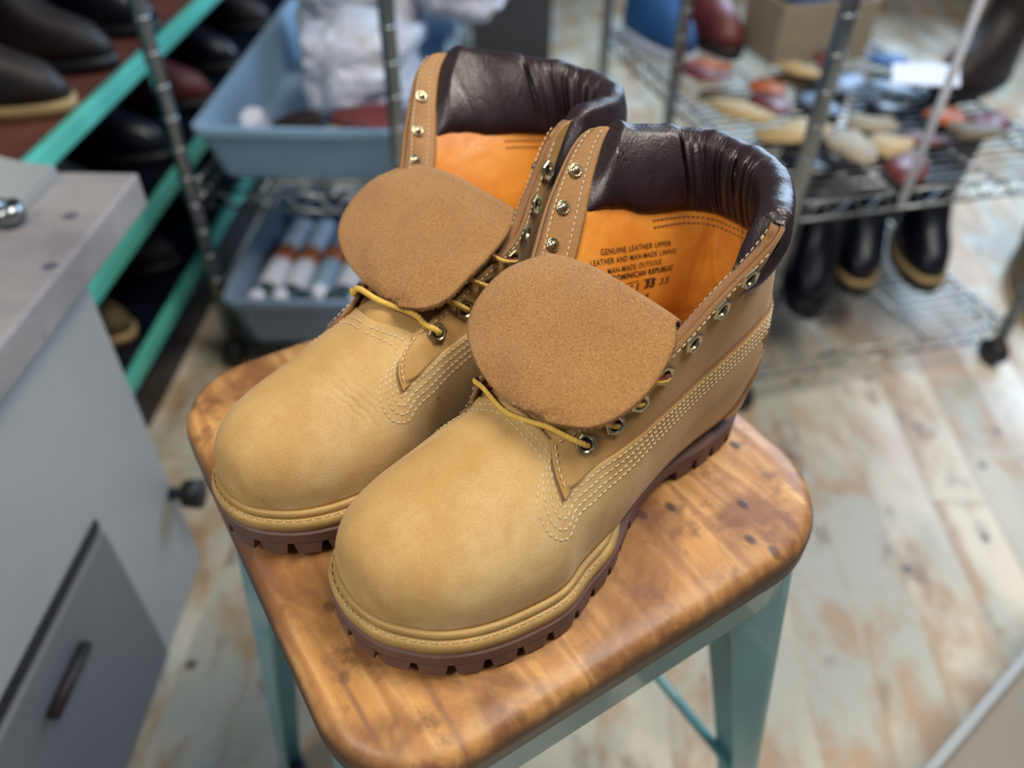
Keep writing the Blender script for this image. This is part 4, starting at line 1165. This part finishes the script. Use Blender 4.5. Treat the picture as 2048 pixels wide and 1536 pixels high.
# ---------------------------------------------------------------- things on the floor behind
bx = box('storage_box', (-.19, 2.90, 0), (.118, 3.30, .42), M_DARKBOX, None, .006); tag(bx, 'charcoal box standing on the floor behind the far boot', 'box')
bt_ = thing('metal_table', 'low grey table with a pale edge at the lower right corner', 'table', (.541, .433, 0), math.radians(38.7))
box('table_top', (-.148, -.39, .155), (.488, -.012, .1602), M_TAUPE, bt_, .001); box('table_side', (-.15, -.39, .035), (.49, -.012, .153), M_KRAFT, bt_, .002)
for lo, hi in (((-.16, -.0115, .150), (.50, 0, .168)), ((-.16, -.40, .150), (-.1485, -.012, .168)), ((-.148, -.40, .150), (.50, -.3905, .168))): box('table_rim', lo, hi, M_CAB, bt_, .003)
for xx, yy in ((-.13, -.03), (.47, -.03), (-.13, -.37), (.47, -.37)): box('leg', (xx - .012, yy - .012, 0), (xx + .012, yy + .012, .034), M_CHROME, bt_)

# wellies on the bottom shelf of the right rack
for k, (x, y, rz, lb) in enumerate(((.625, 1.44, -105, 'plain navy rubber boot at the left end of the low wire shelf'), (.747, 1.52, -105, 'navy rubber boot with a tan band, middle of the low wire shelf'), (.868, 1.54, -96, 'navy rubber boot with a tan band nearest the right post'), (.50, 1.42, -100, 'navy rubber boot half hidden behind the near boot'), (.66, 1.72, -100, 'navy rubber boot in the back row, left'), (.80, 1.76, -98, 'navy rubber boot in the back row, middle'), (.93, 1.78, -95, 'navy rubber boot in the back row, right'))):
    boot_prop('rubber_boot', lb, 'boot', (x, y, .1000), math.radians(rz), .285, M_NAVY, M_NAVY, 'rubber boots on the low wire shelf', M_CREPE if k in (1, 2) else M_NAVY, L=.22, shaft=.095)
boot_prop('tall_boot', 'tall olive brown boot standing on the floor right of the wide rack', 'boot', (1.21, 1.60, 0), math.radians(-110), .42, M_BRLEATH, M_CREPE, L=.28)
# upper level of the right rack
boot_prop('blue_boot', 'blue suede boot with a pale toe at the left of the upper wire shelf', 'boot', R2(.045, .83, .430), math.radians(-66), .22, M_BLUE, M_WHITE, 'boots on the upper wire shelf', L=.26)
boot_prop('oxblood_boot', 'oxblood boot beside the blue one on the upper wire shelf', 'boot', R2(.166, .84, .430), math.radians(-68), .20, M_OXBLOOD, M_DKLEATH, 'boots on the upper wire shelf', L=.26)
kb = thing('cardboard_box', 'open beige cardboard box at the back of the upper wire shelf', 'box', R2(.362, .60, .430), RZ2)
for nm, lo, hi in (('base', (-.11, -.06, 0), (.11, .09, .004)), ('wall', (-.11, -.06, .0042), (.11, -.055, .12)), ('wall', (-.11, .085, .0042), (.11, .09, .12)), ('wall', (-.11, -.0548, .0042), (-.105, .0848, .12)), ('wall', (.105, -.0548, .0042), (.11, .0848, .12))):
    box(nm, lo, hi, M_KRAFT, kb)
boot_prop('blue_boot', 'royal blue boot standing in the beige cardboard box', 'boot', R2(.357, .650, .435), math.radians(-75), .26, M_BLUE, M_WHITE, 'boots on the upper wire shelf', L=.10, shaft=.045)
boot_prop('dark_boot', 'dark brown boot with a shiny toe in front of the cardboard box', 'boot', R2(.529, .830, .430), math.radians(-78), .24, M_DKLEATH, M_BLACK, 'boots on the upper wire shelf', L=.22)
boot_prop('brown_boot', 'tall dark brown boot at the right end of the upper wire shelf', 'boot', R2(.70, .40, .430), math.radians(-140), .30, M_DKLEATH, M_BLACK, 'boots on the upper wire shelf', L=.27)
def scrap(label, x, y, rz, sx, sy, mat, z, seed, tilt=0):
    bm = bmesh.new(); r_ = random.Random(seed); n = 9
    vs_ = []
    for k in range(n):
        a = 2 * math.pi * k / n; q = 1 + r_.uniform(-.25, .25); vs_.append(bm.verts.new((math.cos(a) * sx * q, math.sin(a) * sy * q, r_.uniform(0, .008))))
    c = bm.verts.new((0, 0, .008))
    for k in range(n): bm.faces.new((vs_[k], vs_[(k + 1) % n], c))
    o = from_bm('leather_scrap', bm, mat, None, True); o.location = R2(x, y, z); o.rotation_euler = (tilt, 0, rz)
    md = o.modifiers.new('solid', 'SOLIDIFY'); md.thickness = .003; md.offset = 1
    return tag(o, label, 'leather scrap', 'leather scraps on the upper wire shelf')
cols = [(M_BRLEATH, 'olive'), (M_CREPE, 'tan'), (M_OXBLOOD, 'oxblood'), (M_TOTEL, 'dusty blue'), (M_NAVY, 'navy'), (M_RUST, 'rust orange'), (M_BLUE, 'royal blue'), (M_KRAFT, 'beige')]
spots = [(.07, .40, 0), (.13, .33, 2), (.05, .28, 1), (.18, .42, 5), (.22, .30, 3), (.10, .18, 1), (.17, .22, 2), (.27, .20, 7), (.30, .36, 3), (.35, .28, 4), (.24, .12, 1), (.16, .10, 7), (.33, .14, 2), (.42, .20, 5), (.06, .47, 2), (.26, .45, 0)]
where = ['at the back left', 'left of the middle', 'by the left edge', 'near the blue boot', 'in the middle', 'toward the near left', 'left of centre near the front', 'right of centre', 'behind the middle', 'right of the middle', 'close to the front edge', 'at the front left', 'at the front right', 'near the right post', 'beside the oxblood boot', 'in front of the cardboard box']
for k, (x, y, ci) in enumerate(spots):
    scrap('%s leather scrap %s of the upper wire shelf' % (cols[ci][1], where[k]) if 'of the' not in where[k] else '%s leather scrap %s, upper wire shelf' % (cols[ci][1], where[k]), x, y, k * 1.3, .045 + .01 * (k % 3), .032 + .008 * (k % 2), cols[ci][0], .431 + .0095 * (k % 3), k)
more = [(.10, .52, 5, 'behind the tan ones at the back left'), (.26, .44, 1, 'at the back beside the cardboard box'), (.34, .46, 2, 'just in front of the cardboard box'), (.38, .42, 0, 'near the right of the cardboard box'), (.40, .31, 3, 'half way along the right side'), (.46, .12, 2, 'at the near right corner'), (.38, .08, 0, 'by the front edge on the right'), (.08, .08, 4, 'at the near left corner'), (.22, .02, 2, 'hanging over the front edge'), (.47, .44, 6, 'at the back right')]
for k, (x, y, ci, w_) in enumerate(more):
    scrap('%s leather scrap %s, upper wire shelf' % (cols[ci][1], w_), x, y + .02, k * 2.1, .050 + .008 * (k % 3), .030 + .008 * (k % 2), cols[ci][0], .4315 + .0095 * ((k + 1) % 4), k + 40)
# price card and hanging strap
pc = box('price_card', (-.055, -.038, 0), (.055, .038, .002), M_WHITE); pc.location = (.735, 1.43, .505); pc.rotation_euler = (.15, -.1, -.35)
tag(pc, 'blank white card lying high on the right of the wire rack', 'card')
mb = MB(); st = [(.606, 1.111, .42), (.608, 1.112, .60), (.609, 1.113, .80), (.609, 1.114, 1.00), (.609, 1.117, 1.056), (.606, 1.128, 1.068), (.602, 1.140, 1.062)]
mb.tube(st, [.0065] * 5 + [.004, .003], 10); hs_ = mb.build('hanging_strap', M_WHITE); tag(hs_, 'pale plastic strap hanging in front of the right wire rack', 'strap')
